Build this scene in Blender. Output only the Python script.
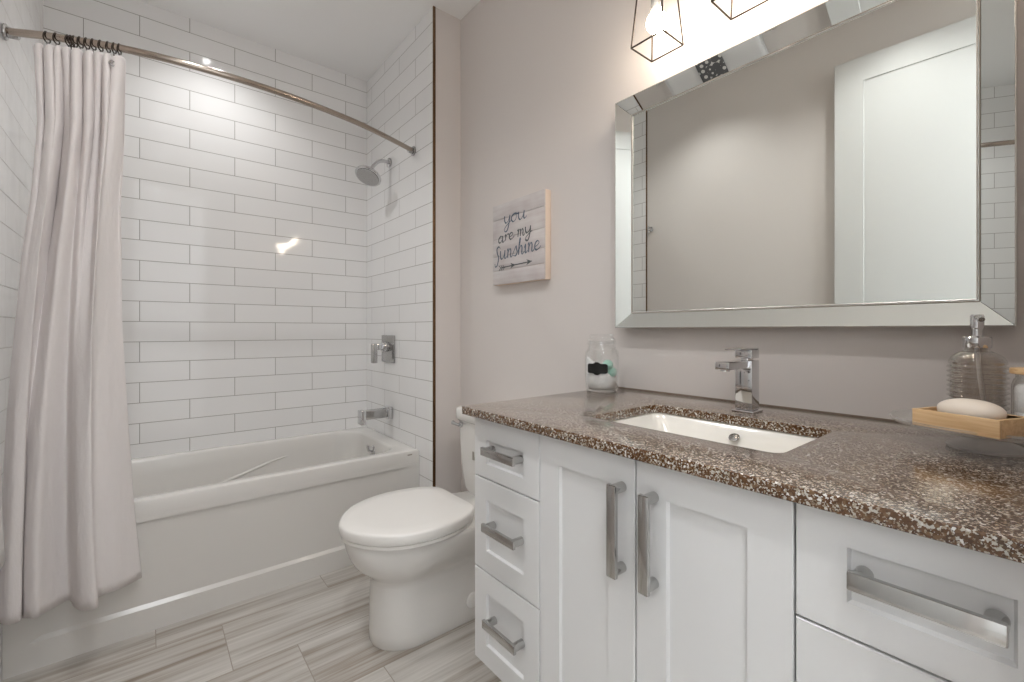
import bpy, bmesh, math, random
from mathutils import Vector, Matrix

random.seed(7)
for o in list(bpy.data.objects):
    bpy.data.objects.remove(o)
scn = bpy.context.scene
C = scn.collection
PI = math.pi
R = math.radians

# ---------------------------------------------------------------- camera, exposure, world
EYE = 1.165
cam = bpy.data.cameras.new('camera')
cam.sensor_width = 36.0
cam.lens = 448.4 / 1024 * 36
cam.shift_y = -11.0 / 1024
cam.clip_start = 0.01
cam_o = bpy.data.objects.new('camera', cam)
C.objects.link(cam_o)
cam_o.location = (0, 0, EYE)
cam_o.rotation_euler = (R(90), 0, R(-39.1))
scn.camera = cam_o
scn.view_settings.view_transform = 'Standard'
scn.view_settings.look = 'None'
scn.view_settings.exposure = 0.7
scn.view_settings.gamma = 1.0
scn.view_settings.use_curve_mapping = False
scn.cycles.use_denoising = True
scn.cycles.max_bounces = 14
scn.cycles.diffuse_bounces = 7
scn.cycles.glossy_bounces = 7
scn.cycles.transmission_bounces = 10
scn.cycles.sample_clamp_indirect = 4.0
scn.cycles.caustics_refractive = False
scn.cycles.caustics_reflective = False
world = bpy.data.worlds.new('world')
scn.world = world
world.use_nodes = True
world.node_tree.nodes['Background'].inputs[0].default_value = (0.9, 0.95, 1, 1)
world.node_tree.nodes['Background'].inputs[1].default_value = 0.3
# strengths of the place's own lamps and the added fill lights (their lenses and bulbs are built below)
POT_SHOWER = 13.5        # watts of the spot in the shower can
ROOM_FILL = 19.0          # watts of each added fill spot in the room ceiling
LENS = 1.5               # glow of the can's lens
HALL_FILL = 32.0              # glow of the added fill drums out in the hall
BULB = 38.0
POT_R = 0.05

# ---------------------------------------------------------------- room measures (metres)
CEIL = 2.855
XL, XS, XV = -0.38, 1.157, 1.325      # left wall, shower wall, vanity wall
YB, YR, YT = 2.99, 2.074, 2.227       # back wall, return of the shower wall, tub front
YTL = 2.03                            # edge of the tile on the left wall
YF = -0.04                            # doorway wall, room side
CT = 0.957                            # counter top
VF = 0.69                             # face of the vanity fronts

# ---------------------------------------------------------------- materials
def new_mat(name):
    m = bpy.data.materials.new(name)
    m.use_nodes = True
    nt = m.node_tree
    return m, nt, nt.nodes['Principled BSDF']

def mat(name, col, rough=0.5, metal=0.0, coat=0.0, bump=None, var=None, spec=None):
    m, nt, b = new_mat(name)
    b.inputs['Base Color'].default_value = (*col, 1)
    b.inputs['Roughness'].default_value = rough
    b.inputs['Metallic'].default_value = metal
    b.inputs['Coat Weight'].default_value = coat
    if spec is not None:
        b.inputs['Specular IOR Level'].default_value = spec
    tc = nt.nodes.new('ShaderNodeTexCoord')
    if bump:
        n = nt.nodes.new('ShaderNodeTexNoise'); n.inputs['Scale'].default_value = bump[0]
        n.inputs['Detail'].default_value = 3
        nt.links.new(tc.outputs['Object'], n.inputs['Vector'])
        bp = nt.nodes.new('ShaderNodeBump'); bp.inputs['Strength'].default_value = bump[1]
        bp.inputs['Distance'].default_value = bump[2]
        nt.links.new(n.outputs['Fac'], bp.inputs['Height'])
        nt.links.new(bp.outputs['Normal'], b.inputs['Normal'])
    if var:
        n = nt.nodes.new('ShaderNodeTexNoise'); n.inputs['Scale'].default_value = var[0]
        n.inputs['Detail'].default_value = 4
        nt.links.new(tc.outputs['Object'], n.inputs['Vector'])
        r = nt.nodes.new('ShaderNodeMix'); r.data_type = 'RGBA'
        r.inputs['A'].default_value = (*col, 1); r.inputs['B'].default_value = (*var[1], 1)
        nt.links.new(n.outputs['Fac'], r.inputs['Factor'])
        nt.links.new(r.outputs['Result'], b.inputs['Base Color'])
    return m

def emit_mat(name, col, strength):
    m, nt, b = new_mat(name)
    b.inputs['Base Color'].default_value = (0.8, 0.8, 0.8, 1)
    b.inputs['Emission Color'].default_value = (*col, 1)
    b.inputs['Emission Strength'].default_value = strength
    return m

def glass_mat(name, tint, edge=0.55, milk=0.0, power=3.5):
    """thin-walled clear glass: tinted see-through with a Fresnel-weighted gloss"""
    m, nt, b = new_mat(name)
    out = nt.nodes['Material Output']
    nt.nodes.remove(b)
    tr = nt.nodes.new('ShaderNodeBsdfTransparent'); tr.inputs['Color'].default_value = (*tint, 1)
    gl = nt.nodes.new('ShaderNodeBsdfGlossy'); gl.inputs['Roughness'].default_value = 0.02
    gl.inputs['Color'].default_value = (0.95, 0.96, 0.96, 1)
    fc = nt.nodes.new('ShaderNodeLayerWeight'); fc.inputs['Blend'].default_value = 0.5
    pw = nt.nodes.new('ShaderNodeMath'); pw.operation = 'POWER'; pw.inputs[1].default_value = power
    nt.links.new(fc.outputs['Facing'], pw.inputs[0])
    lw = nt.nodes.new('ShaderNodeMath'); lw.operation = 'MULTIPLY_ADD'; lw.inputs[1].default_value = edge; lw.inputs[2].default_value = 0.04
    nt.links.new(pw.outputs[0], lw.inputs[0])
    mx = nt.nodes.new('ShaderNodeMixShader')
    nt.links.new(lw.outputs[0], mx.inputs[0]); nt.links.new(tr.outputs[0], mx.inputs[1]); nt.links.new(gl.outputs[0], mx.inputs[2])
    last = mx
    if milk:
        df = nt.nodes.new('ShaderNodeBsdfDiffuse'); df.inputs['Color'].default_value = (0.9, 0.9, 0.9, 1)
        tl = nt.nodes.new('ShaderNodeBsdfTranslucent'); tl.inputs['Color'].default_value = (0.9, 0.9, 0.9, 1)
        m2 = nt.nodes.new('ShaderNodeMixShader'); m2.inputs[0].default_value = 0.5
        nt.links.new(df.outputs[0], m2.inputs[1]); nt.links.new(tl.outputs[0], m2.inputs[2])
        last = nt.nodes.new('ShaderNodeMixShader'); last.inputs[0].default_value = milk
        nt.links.new(mx.outputs[0], last.inputs[1]); nt.links.new(m2.outputs[0], last.inputs[2])
    nt.links.new(last.outputs[0], out.inputs[0])
    return m

def tile_mat(name, axis, sign, zero, row0, flip=0):
    """stacked 4:1 white tiles in running bond; axis = wall direction, zero = a joint, row0 = a row line"""
    P, W = 0.1046, 0.4186
    m, nt, b = new_mat(name)
    geo = nt.nodes.new('ShaderNodeNewGeometry')
    sep = nt.nodes.new('ShaderNodeSeparateXYZ')
    nt.links.new(geo.outputs['Position'], sep.inputs[0])
    def mth(op, a, bb):
        n = nt.nodes.new('ShaderNodeMath'); n.operation = op
        for i, q in enumerate((a, bb)):
            if isinstance(q, (int, float)):
                n.inputs[i].default_value = q
            else:
                nt.links.new(q, n.inputs[i])
        return n.outputs[0]
    h = mth('MULTIPLY', mth('SUBTRACT', sep.outputs[axis], zero), sign)
    h = mth('ADD', h, 20 * W + flip * W / 2)
    v = mth('ADD', mth('SUBTRACT', sep.outputs['Z'], row0), 40 * P)
    cmb = nt.nodes.new('ShaderNodeCombineXYZ')
    nt.links.new(h, cmb.inputs[0]); nt.links.new(v, cmb.inputs[1])
    br = nt.nodes.new('ShaderNodeTexBrick')
    br.offset = 0.5; br.offset_frequency = 2; br.squash = 1
    br.inputs['Scale'].default_value = 1
    br.inputs['Brick Width'].default_value = W
    br.inputs['Row Height'].default_value = P
    br.inputs['Mortar Size'].default_value = 0.0017
    br.inputs['Mortar Smooth'].default_value = 0.2
    br.inputs['Bias'].default_value = 0
    br.inputs['Color1'].default_value = (0.87, 0.87, 0.87, 1)
    br.inputs['Color2'].default_value = (0.84, 0.84, 0.84, 1)
    br.inputs['Mortar'].default_value = (0.36, 0.345, 0.33, 1)
    nt.links.new(cmb.outputs[0], br.inputs['Vector'])
    nt.links.new(br.outputs['Color'], b.inputs['Base Color'])
    # glaze: glossy, gently wavy, joints matt and sunk
    mr = nt.nodes.new('ShaderNodeMapRange')
    mr.inputs['To Min'].default_value = 0.065; mr.inputs['To Max'].default_value = 0.8
    nt.links.new(br.outputs['Fac'], mr.inputs['Value'])
    nt.links.new(mr.outputs[0], b.inputs['Roughness'])
    n = nt.nodes.new('ShaderNodeTexNoise'); n.inputs['Scale'].default_value = 9
    n.inputs['Detail'].default_value = 1
    nt.links.new(geo.outputs['Position'], n.inputs['Vector'])
    b1 = nt.nodes.new('ShaderNodeBump'); b1.inputs['Strength'].default_value = 0.25
    b1.inputs['Distance'].default_value = 0.004
    nt.links.new(n.outputs['Fac'], b1.inputs['Height'])
    b2 = nt.nodes.new('ShaderNodeBump'); b2.invert = True
    b2.inputs['Strength'].default_value = 0.6; b2.inputs['Distance'].default_value = 0.0015
    nt.links.new(br.outputs['Fac'], b2.inputs['Height'])
    nt.links.new(b1.outputs['Normal'], b2.inputs['Normal'])
    nt.links.new(b2.outputs['Normal'], b.inputs['Normal'])
    return m

def floor_mat():
    """0.61 x 0.305 porcelain planks along X, each row shifted by a third, striated grain"""
    m, nt, b = new_mat('floor_tile')
    geo = nt.nodes.new('ShaderNodeNewGeometry')
    sep = nt.nodes.new('ShaderNodeSeparateXYZ')
    nt.links.new(geo.outputs['Position'], sep.inputs[0])
    def mth(op, a, bb=0.0):
        n = nt.nodes.new('ShaderNodeMath'); n.operation = op
        for i, q in enumerate((a, bb)):
            if isinstance(q, (int, float)):
                n.inputs[i].default_value = q
            else:
                nt.links.new(q, n.inputs[i])
        return n.outputs[0]
    ROW, LEN, SH = 0.305, 0.61, 0.2035
    ry = mth('DIVIDE', mth('SUBTRACT', 2.096, sep.outputs['Y']), ROW)      # row 0 from Y 2.096 down
    row = mth('FLOOR', ry)
    fx = mth('DIVIDE', mth('SUBTRACT', mth('SUBTRACT', sep.outputs['X'], 0.2275), mth('MULTIPLY', row, SH)), LEN)
    col = mth('FLOOR', fx)
    dx = mth('MULTIPLY', mth('SUBTRACT', 0.5, mth('ABSOLUTE', mth('SUBTRACT', mth('SUBTRACT', fx, col), 0.5))), LEN)
    dy = mth('MULTIPLY', mth('SUBTRACT', 0.5, mth('ABSOLUTE', mth('SUBTRACT', mth('SUBTRACT', ry, row), 0.5))), ROW)
    grout = mth('LESS_THAN', mth('MINIMUM', dx, dy), 0.0016)
    idv = nt.nodes.new('ShaderNodeCombineXYZ')
    nt.links.new(col, idv.inputs[0]); nt.links.new(row, idv.inputs[1])
    wn = nt.nodes.new('ShaderNodeTexWhiteNoise'); wn.noise_dimensions = '2D'
    nt.links.new(idv.outputs[0], wn.inputs['Vector'])
    # grain: noise stretched along X, another slice on each tile
    gv = nt.nodes.new('ShaderNodeCombineXYZ')
    nt.links.new(mth('MULTIPLY', sep.outputs['X'], 1.1), gv.inputs[0])
    nt.links.new(mth('MULTIPLY', sep.outputs['Y'], 36.0), gv.inputs[1])
    nt.links.new(mth('MULTIPLY', wn.outputs['Value'], 40.0), gv.inputs[2])
    n1 = nt.nodes.new('ShaderNodeTexNoise'); n1.inputs['Scale'].default_value = 1.0
    n1.inputs['Detail'].default_value = 5; n1.inputs['Roughness'].default_value = 0.62
    n1.inputs['Distortion'].default_value = 0.5
    nt.links.new(gv.outputs[0], n1.inputs['Vector'])
    gv2 = nt.nodes.new('ShaderNodeCombineXYZ')
    nt.links.new(mth('MULTIPLY', sep.outputs['X'], 1.6), gv2.inputs[0])
    nt.links.new(mth('MULTIPLY', sep.outputs['Y'], 7.0), gv2.inputs[1])
    nt.links.new(mth('MULTIPLY', wn.outputs['Value'], 17.0), gv2.inputs[2])
    n2 = nt.nodes.new('ShaderNodeTexNoise'); n2.inputs['Scale'].default_value = 1.0
    n2.inputs['Detail'].default_value = 3
    nt.links.new(gv2.outputs[0], n2.inputs['Vector'])
    f = mth('ADD', mth('MULTIPLY', n1.outputs['Fac'], 0.75), mth('MULTIPLY', n2.outputs['Fac'], 0.4))
    f = mth('ADD', f, mth('MULTIPLY', mth('SUBTRACT', wn.outputs['Value'], 0.5), 0.07))
    ramp = nt.nodes.new('ShaderNodeValToRGB')
    cr = ramp.color_ramp
    cr.elements[0].position = 0.36; cr.elements[0].color = (0.22, 0.175, 0.135, 1)
    cr.elements[1].position = 0.72; cr.elements[1].color = (0.63, 0.605, 0.57, 1)
    e = cr.elements.new(0.47); e.color = (0.37, 0.325, 0.28, 1)
    e = cr.elements.new(0.56); e.color = (0.49, 0.465, 0.43, 1)
    nt.links.new(f, ramp.inputs[0])
    mx = nt.nodes.new('ShaderNodeMix'); mx.data_type = 'RGBA'
    mx.inputs['B'].default_value = (0.33, 0.29, 0.25, 1)
    nt.links.new(grout, mx.inputs['Factor']); nt.links.new(ramp.outputs['Color'], mx.inputs['A'])
    nt.links.new(mx.outputs['Result'], b.inputs['Base Color'])
    b.inputs['Roughness'].default_value = 0.32
    bp = nt.nodes.new('ShaderNodeBump'); bp.invert = True
    bp.inputs['Strength'].default_value = 0.4; bp.inputs['Distance'].default_value = 0.001
    nt.links.new(grout, bp.inputs['Height']); nt.links.new(bp.outputs['Normal'], b.inputs['Normal'])
    return m

def quartz_mat():
    """brown quartz with clear, beige and white chips"""
    m, nt, b = new_mat('brown_quartz')
    tc = nt.nodes.new('ShaderNodeTexCoord')
    def chips(scale, stops, warp=0.0):
        v = nt.nodes.new('ShaderNodeTexVoronoi'); v.inputs['Scale'].default_value = scale
        v.inputs['Randomness'].default_value = 1.0
        if warp:
            ns = nt.nodes.new('ShaderNodeTexNoise'); ns.inputs['Scale'].default_value = scale * 1.3
            nt.links.new(tc.outputs['Object'], ns.inputs['Vector'])
            vm = nt.nodes.new('ShaderNodeVectorMath'); vm.operation = 'SCALE'; vm.inputs['Scale'].default_value = warp
            nt.links.new(ns.outputs['Color'], vm.inputs[0])
            va = nt.nodes.new('ShaderNodeVectorMath'); va.operation = 'ADD'
            nt.links.new(tc.outputs['Object'], va.inputs[0]); nt.links.new(vm.outputs[0], va.inputs[1])
            nt.links.new(va.outputs[0], v.inputs['Vector'])
        else:
            nt.links.new(tc.outputs['Object'], v.inputs['Vector'])
        sp = nt.nodes.new('ShaderNodeSeparateColor')
        nt.links.new(v.outputs['Color'], sp.inputs[0])
        rp = nt.nodes.new('ShaderNodeValToRGB'); cr = rp.color_ramp; cr.interpolation = 'CONSTANT'
        cr.elements[0].position = 0; cr.elements[0].color = (*stops[0][1], 1)
        cr.elements[1].position = stops[1][0]; cr.elements[1].color = (*stops[1][1], 1)
        for p, c in stops[2:]:
            e = cr.elements.new(p); e.color = (*c, 1)
        nt.links.new(sp.outputs[0], rp.inputs[0])
        return rp.outputs['Color'], sp.outputs[1]
    ca, ra = chips(470, [(0, (0.055, 0.021, 0.006)), (0.26, (0.105, 0.047, 0.017)), (0.58, (0.16, 0.095, 0.05)),
                         (0.64, (0.31, 0.255, 0.19)), (0.80, (0.47, 0.43, 0.37)), (0.945, (0.62, 0.60, 0.565))], 0.002)
    cb, rb = chips(300, [(0, (0.080, 0.034, 0.011)), (0.52, (0.14, 0.078, 0.037)), (0.74, (0.44, 0.41, 0.36)),
                         (0.93, (0.68, 0.66, 0.63))], 0.003)
    gt = nt.nodes.new('ShaderNodeMath'); gt.operation = 'GREATER_THAN'; gt.inputs[1].default_value = 0.64
    nt.links.new(rb, gt.inputs[0])
    mx = nt.nodes.new('ShaderNodeMix'); mx.data_type = 'RGBA'
    nt.links.new(gt.outputs[0], mx.inputs['Factor'])
    nt.links.new(ca, mx.inputs['A']); nt.links.new(cb, mx.inputs['B'])
    nt.links.new(mx.outputs['Result'], b.inputs['Base Color'])
    b.inputs['Roughness'].default_value = 0.22
    b.inputs['Specular IOR Level'].default_value = 0.2
    b.inputs['Coat Weight'].default_value = 1.0
    b.inputs['Coat IOR'].default_value = 1.52
    b.inputs['Coat Roughness'].default_value = 0.16
    return m

def wood_mat(name, c1, c2, axis_scale):
    m, nt, b = new_mat(name)
    tc = nt.nodes.new('ShaderNodeTexCoord'); mp = nt.nodes.new('ShaderNodeMapping')
    mp.inputs['Scale'].default_value = axis_scale
    nt.links.new(tc.outputs['Object'], mp.inputs['Vector'])
    n = nt.nodes.new('ShaderNodeTexNoise'); n.inputs['Scale'].default_value = 1; n.inputs['Detail'].default_value = 5
    n.inputs['Distortion'].default_value = 0.6
    nt.links.new(mp.outputs[0], n.inputs['Vector'])
    r = nt.nodes.new('ShaderNodeValToRGB')
    r.color_ramp.elements[0].position = 0.35; r.color_ramp.elements[0].color = (*c1, 1)
    r.color_ramp.elements[1].position = 0.68; r.color_ramp.elements[1].color = (*c2, 1)
    nt.links.new(n.outputs['Fac'], r.inputs[0]); nt.links.new(r.outputs['Color'], b.inputs['Base Color'])
    b.inputs['Roughness'].default_value = 0.45
    return m

def cloth_mat(name, col, translucent=0.0, creased=False):
    m, nt, b = new_mat(name)
    b.inputs['Base Color'].default_value = (*col, 1)
    b.inputs['Roughness'].default_value = 0.9
    b.inputs['Specular IOR Level'].default_value = 0.15
    tc = nt.nodes.new('ShaderNodeTexCoord')
    n = nt.nodes.new('ShaderNodeTexNoise'); n.inputs['Scale'].default_value = 160; n.inputs['Detail'].default_value = 4
    nt.links.new(tc.outputs['Object'], n.inputs['Vector'])
    bp = nt.nodes.new('ShaderNodeBump'); bp.inputs['Strength'].default_value = 0.35; bp.inputs['Distance'].default_value = 0.0012
    nt.links.new(n.outputs['Fac'], bp.inputs['Height']); nt.links.new(bp.outputs['Normal'], b.inputs['Normal'])
    if creased:
        mp = nt.nodes.new('ShaderNodeMapping'); mp.inputs['Scale'].default_value = (26, 26, 7)
        nt.links.new(tc.outputs['Object'], mp.inputs['Vector'])
        n2 = nt.nodes.new('ShaderNodeTexNoise'); n2.inputs['Scale'].default_value = 1; n2.inputs['Detail'].default_value = 5
        n2.inputs['Distortion'].default_value = 0.4
        nt.links.new(mp.outputs[0], n2.inputs['Vector'])
        b3 = nt.nodes.new('ShaderNodeBump'); b3.inputs['Strength'].default_value = 0.55; b3.inputs['Distance'].default_value = 0.012
        nt.links.new(n2.outputs['Fac'], b3.inputs['Height'])
        nt.links.new(b3.outputs['Normal'], bp.inputs['Normal'])
    if translucent:
        t = nt.nodes.new('ShaderNodeBsdfTranslucent'); t.inputs['Color'].default_value = (*col, 1)
        mx = nt.nodes.new('ShaderNodeMixShader'); mx.inputs[0].default_value = translucent
        out = nt.nodes['Material Output']
        nt.links.new(b.outputs[0], mx.inputs[1]); nt.links.new(t.outputs[0], mx.inputs[2])
        nt.links.new(mx.outputs[0], out.inputs[0])
    return m

ROWZ = EYE + 1.6897 - 0.0769
M = {}
M['paint'] = mat('greige_paint', (0.68, 0.638, 0.613), 0.55, bump=(260, 0.08, 0.001))
M['paint_left'] = M['paint']
M['ceiling'] = mat('ceiling_paint', (0.88, 0.88, 0.88), 0.8)
M['tile_back'] = tile_mat('white_tile_back', 'X', 1, -0.0317, ROWZ, 0)
M['tile_right'] = tile_mat('white_tile_right', 'Y', 1, 2.4833, ROWZ, 0)
M['tile_left'] = tile_mat('white_tile_left', 'Y', 1, 2.4833, ROWZ, 0)
M['floor'] = floor_mat()
M['quartz'] = quartz_mat()
M['cabinet'] = mat('cabinet_lacquer', (0.70, 0.70, 0.70), 0.35, bump=(40, 0.03, 0.001))
M['gap'] = mat('cabinet_carcass', (0.34, 0.31, 0.27), 0.6)
M['door'] = mat('door_paint', (0.60, 0.60, 0.59), 0.45)
M['porcelain'] = mat('porcelain', (0.76, 0.745, 0.72), 0.07, coat=0.5)
M['seat'] = mat('seat_plastic', (0.83, 0.815, 0.79), 0.22)
M['acrylic'] = mat('tub_acrylic', (0.71, 0.695, 0.67), 0.24, coat=0.12)
M['sink'] = mat('sink_porcelain', (0.86, 0.84, 0.79), 0.12, coat=0.3)
M['chrome'] = mat('polished_chrome', (0.64, 0.64, 0.65), 0.07, 1.0)
M['satin'] = mat('satin_nickel', (0.46, 0.455, 0.45), 0.2, 1.0)
M['pull'] = mat('pull_chrome', (0.52, 0.515, 0.505), 0.14, 1.0)
M['rod'] = mat('rod_nickel', (0.43, 0.37, 0.32), 0.16, 1.0)
M['bronze'] = mat('dark_bronze', (0.045, 0.033, 0.026), 0.4, 0.6)
M['edge'] = mat('bronze_tile_edge', (0.16, 0.09, 0.045), 0.35, 0.7)
M['mirror'] = mat('mirror_silver', (0.83, 0.86, 0.835), 0.0, 1.0)
M['silver_edge'] = mat('silver_edge', (0.75, 0.75, 0.72), 0.25, 0.6)
M['dark'] = mat('dark_trim', (0.03, 0.028, 0.025), 0.5)
M['curtain'] = cloth_mat('curtain_linen', (0.85, 0.815, 0.81), 0.12, True)
M['towel'] = cloth_mat('grey_towel', (0.66, 0.65, 0.65))
M['white'] = mat('white_plastic', (0.82, 0.81, 0.79), 0.4)
M['caulk'] = mat('caulk', (0.22, 0.17, 0.13), 0.6)
M['bamboo'] = wood_mat('bamboo', (0.66, 0.42, 0.21), (0.82, 0.58, 0.33), (9, 120, 160))
M['soap'] = mat('cream_soap', (0.90, 0.82, 0.73), 0.4)
M['glass'] = glass_mat('clear_glass', (0.99, 0.992, 0.992), 0.9, 0.01, 2.4)
M['glass_stand'] = glass_mat('stand_glass', (0.985, 0.985, 0.985), 0.9, 0.2)
M['glass_foot'] = glass_mat('foot_glass', (0.985, 0.985, 0.985), 0.9, 0.35)
M['glass_smoke'] = glass_mat('smoky_glass', (0.85, 0.82, 0.79), 1.0, 0.02, 1.7)
M['cotton'] = mat('cotton', (0.94, 0.94, 0.93), 0.95, bump=(90, 0.6, 0.004))
M['mint'] = mat('mint_cotton', (0.45, 0.72, 0.62), 0.95, bump=(90, 0.6, 0.004))
M['black'] = mat('black_label', (0.006, 0.006, 0.006), 0.6)
M['canvas_edge'] = mat('sign_wood_edge', (0.80, 0.66, 0.55), 0.6)
M['ink'] = mat('sign_ink', (0.075, 0.105, 0.15), 0.7, var=(30, (0.12, 0.155, 0.20)))
M['ink_grey'] = mat('sign_ink_grey', (0.09, 0.10, 0.105), 0.7)
M['straw'] = mat('dispenser_tube', (0.75, 0.76, 0.78), 0.35)
M['door_metal'] = M['satin']

# ---------------------------------------------------------------- mesh helpers
ORG = {}

def bm_new():
    return bmesh.new()

def rbox(bm, x0, x1, y0, y1, z0, z1, r=0.0, seg=2):
    """box with rounded edges"""
    t = bmesh.new()
    bmesh.ops.create_cube(t, size=1)
    for v in t.verts:
        v.co = Vector(((x0 + x1) / 2 + v.co.x * (x1 - x0), (y0 + y1) / 2 + v.co.y * (y1 - y0), (z0 + z1) / 2 + v.co.z * (z1 - z0)))
    if r > 0:
        bmesh.ops.bevel(t, geom=list(t.edges), offset=r, segments=seg, profile=0.5, affect='EDGES')
    merge(bm, t)
    return bm

def merge(bm, t, mx=None):
    if mx is not None:
        bmesh.ops.transform(t, matrix=mx, verts=t.verts)
    vs = {v: bm.verts.new(v.co) for v in t.verts}
    for f in t.faces:
        try:
            bm.faces.new([vs[v] for v in f.verts])
        except ValueError:
            pass
    t.free()

def loft(bm, rings, cap0=True, cap1=True, closed=True):
    rv = [[bm.verts.new(p) for p in r] for r in rings]
    n = len(rv[0])
    for a, b in zip(rv[:-1], rv[1:]):
        for i in range(n if closed else n - 1):
            j = (i + 1) % n
            bm.faces.new((a[i], a[j], b[j], b[i]))
    if cap0:
        bm.faces.new(list(reversed(rv[0])))
    if cap1:
        bm.faces.new(rv[-1])
    return rv

def tube(bm, pts, r, n=12, cap=True):
    """round bar along a polyline; r a number or one per point"""
    pts = [Vector(p) for p in pts]
    rs = r if isinstance(r, (list, tuple)) else [r] * len(pts)
    rings = []
    prev = None
    for i, p in enumerate(pts):
        a = pts[max(i - 1, 0)]; b = pts[min(i + 1, len(pts) - 1)]
        t = (b - a).normalized()
        if prev is None:
            up = Vector((0, 0, 1)) if abs(t.z) < 0.9 else Vector((1, 0, 0))
            u = t.cross(up).normalized()
        else:
            u = (prev - t * prev.dot(t)).normalized()
        prev = u
        w = t.cross(u)
        rings.append([p + (u * math.cos(k * 2 * PI / n) + w * math.sin(k * 2 * PI / n)) * rs[i] for k in range(n)])
    loft(bm, rings, cap, cap)
    return bm

def lathe(bm, prof, cx, cy, z0=0.0, n=40, cap0=True, cap1=True, mx=None):
    """prof: (radius, z) list"""
    t = bmesh.new()
    rings = [[(cx + max(r, 1e-5) * math.cos(k * 2 * PI / n), cy + max(r, 1e-5) * math.sin(k * 2 * PI / n), z0 + z) for k in range(n)] for r, z in prof]
    loft(t, rings, cap0, cap1)
    merge(bm, t, mx)
    return bm

def axis_mx(p, d):
    """matrix that puts the local +Z along d at p"""
    d = Vector(d).normalized()
    return Matrix.Translation(Vector(p)) @ d.to_track_quat('Z', 'Y').to_matrix().to_4x4()

def disc_cyl(bm, p, d, r, h, n=32, bev=0.0):
    """round plate or post: centre of its base p, direction d"""
    prof = [(r, 0), (r, h)] if not bev else [(r - bev, 0), (r, bev), (r, h - bev), (r - bev * 0.4, h - bev * 0.3), (r - bev, h)]
    return lathe(bm, prof, 0, 0, 0, n, mx=axis_mx(p, d))

def rrect(x0, x1, y0, y1, r, k=6):
    """rounded rectangle, counter-clockwise points"""
    pts = []
    for cx, cy, a in ((x1 - r, y1 - r, 0), (x0 + r, y1 - r, 90), (x0 + r, y0 + r, 180), (x1 - r, y0 + r, 270)):
        for i in range(k + 1):
            t = R(a + 90 * i / k)
            pts.append((cx + r * math.cos(t), cy + r * math.sin(t)))
    return pts

def spline(pts, per=6, closed=False):
    """Catmull-Rom through 2D / 3D points"""
    P = [Vector(p) for p in pts]
    n = len(P)
    out = []
    segs = n if closed else n - 1
    for i in range(segs):
        g = (lambda k: P[k % n]) if closed else (lambda k: P[min(max(k, 0), n - 1)])
        p0, p1, p2, p3 = g(i - 1), g(i), g(i + 1), g(i + 2)
        for s in range(per):
            t = s / per
            out.append(0.5 * (2 * p1 + (p2 - p0) * t + (2 * p0 - 5 * p1 + 4 * p2 - p3) * t * t + (3 * p1 - p0 - 3 * p2 + p3) * t ** 3))
    if not closed:
        out.append(P[-1])
    return out

def obj(name, bm, m, parent=None, sharp=35, label=None):
    """one mesh object; a bmesh in world measures is moved to its parent's frame"""
    bmesh.ops.remove_doubles(bm, verts=bm.verts, dist=1e-6)
    bmesh.ops.recalc_face_normals(bm, faces=bm.faces)
    o_ = ORG.get(parent.name) if parent is not None else None
    if o_ is not None:
        bmesh.ops.translate(bm, verts=bm.verts, vec=-o_)
    me = bpy.data.meshes.new(name)
    bm.to_mesh(me); bm.free()
    me.materials.append(m)
    for p in me.polygons:
        p.use_smooth = True
    me.set_sharp_from_angle(angle=R(sharp))
    o = bpy.data.objects.new(name, me)
    C.objects.link(o)
    if parent is not None:
        o.parent = parent
        ORG[o.name] = o_ if o_ is not None else Vector((0, 0, 0))
    if label:
        o['label'] = label
    return o

def thing(name, label, cat, loc=(0, 0, 0), rotz=0.0, group=None, local=False):
    """an empty at the base of a thing; local=True: its parts are written in its own frame"""
    o = bpy.data.objects.new(name, None)
    C.objects.link(o)
    o.empty_display_size = 0.05
    o.location = loc; o.rotation_euler = (0, 0, rotz)
    ORG[o.name] = Vector((0, 0, 0)) if local else Vector(loc)
    o['label'] = label; o['category'] = cat
    if group:
        o['group'] = group
    return o

def tag(o, label, cat, group=None):
    o['label'] = label; o['category'] = cat
    if group:
        o['group'] = group
    return o

def struct(name, bm, m, parent=None, sharp=35):
    o = obj(name, bm, m, parent, sharp)
    if parent is None:
        o['kind'] = 'structure'
    return o

def slab(x0, x1, y0, y1, z0, z1, r=0.0):
    return rbox(bm_new(), x0, x1, y0, y1, z0, z1, r)

# ---------------------------------------------------------------- the setting
struct('floor', slab(-1.6, 2.0, -2.1, 3.2, -0.1, 0), M['floor'])
struct('ceiling', slab(-1.6, 2.0, -2.1, 3.2, CEIL, CEIL + 0.1), M['ceiling'])
struct('wall_left', slab(XL - 0.15, XL, YF - 0.12, YTL, 0, CEIL), M['paint_left'])
struct('wall_alcove_left', slab(XL - 0.15, XL + 0.004, YTL, YB, 0, CEIL), M['tile_left'])
struct('wall_back', slab(XL - 0.15, XV + 0.2, YB, YB + 0.15, 0, CEIL), M['tile_back'])
struct('wall_alcove_right', slab(XS, XS + 0.012, YR, YB, 0, CEIL), M['tile_right'])
struct('wall_return', slab(XS + 0.012, XV + 0.15, YR, YB, 0, CEIL), M['paint'])
struct('wall_right', slab(XV, XV + 0.15, YF - 0.12, YR, 0, CEIL), M['paint'])
DX0, DX1, DZ = -0.345, 0.50, 2.66          # doorway the photograph was taken from
b = bm_new()
rbox(b, XL - 0.15, DX0, YF - 0.12, YF, 0, CEIL)
rbox(b, DX1, XV, YF - 0.12, YF, 0, CEIL)
rbox(b, DX0, DX1, YF - 0.12, YF, DZ, CEIL)
struct('wall_front', b, M['paint'])
b = bm_new()
rbox(b, -1.6, -1.5, -2.1, YF - 0.12, 0, CEIL)
rbox(b, 1.9, 2.0, -2.1, YF - 0.12, 0, CEIL)
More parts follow.
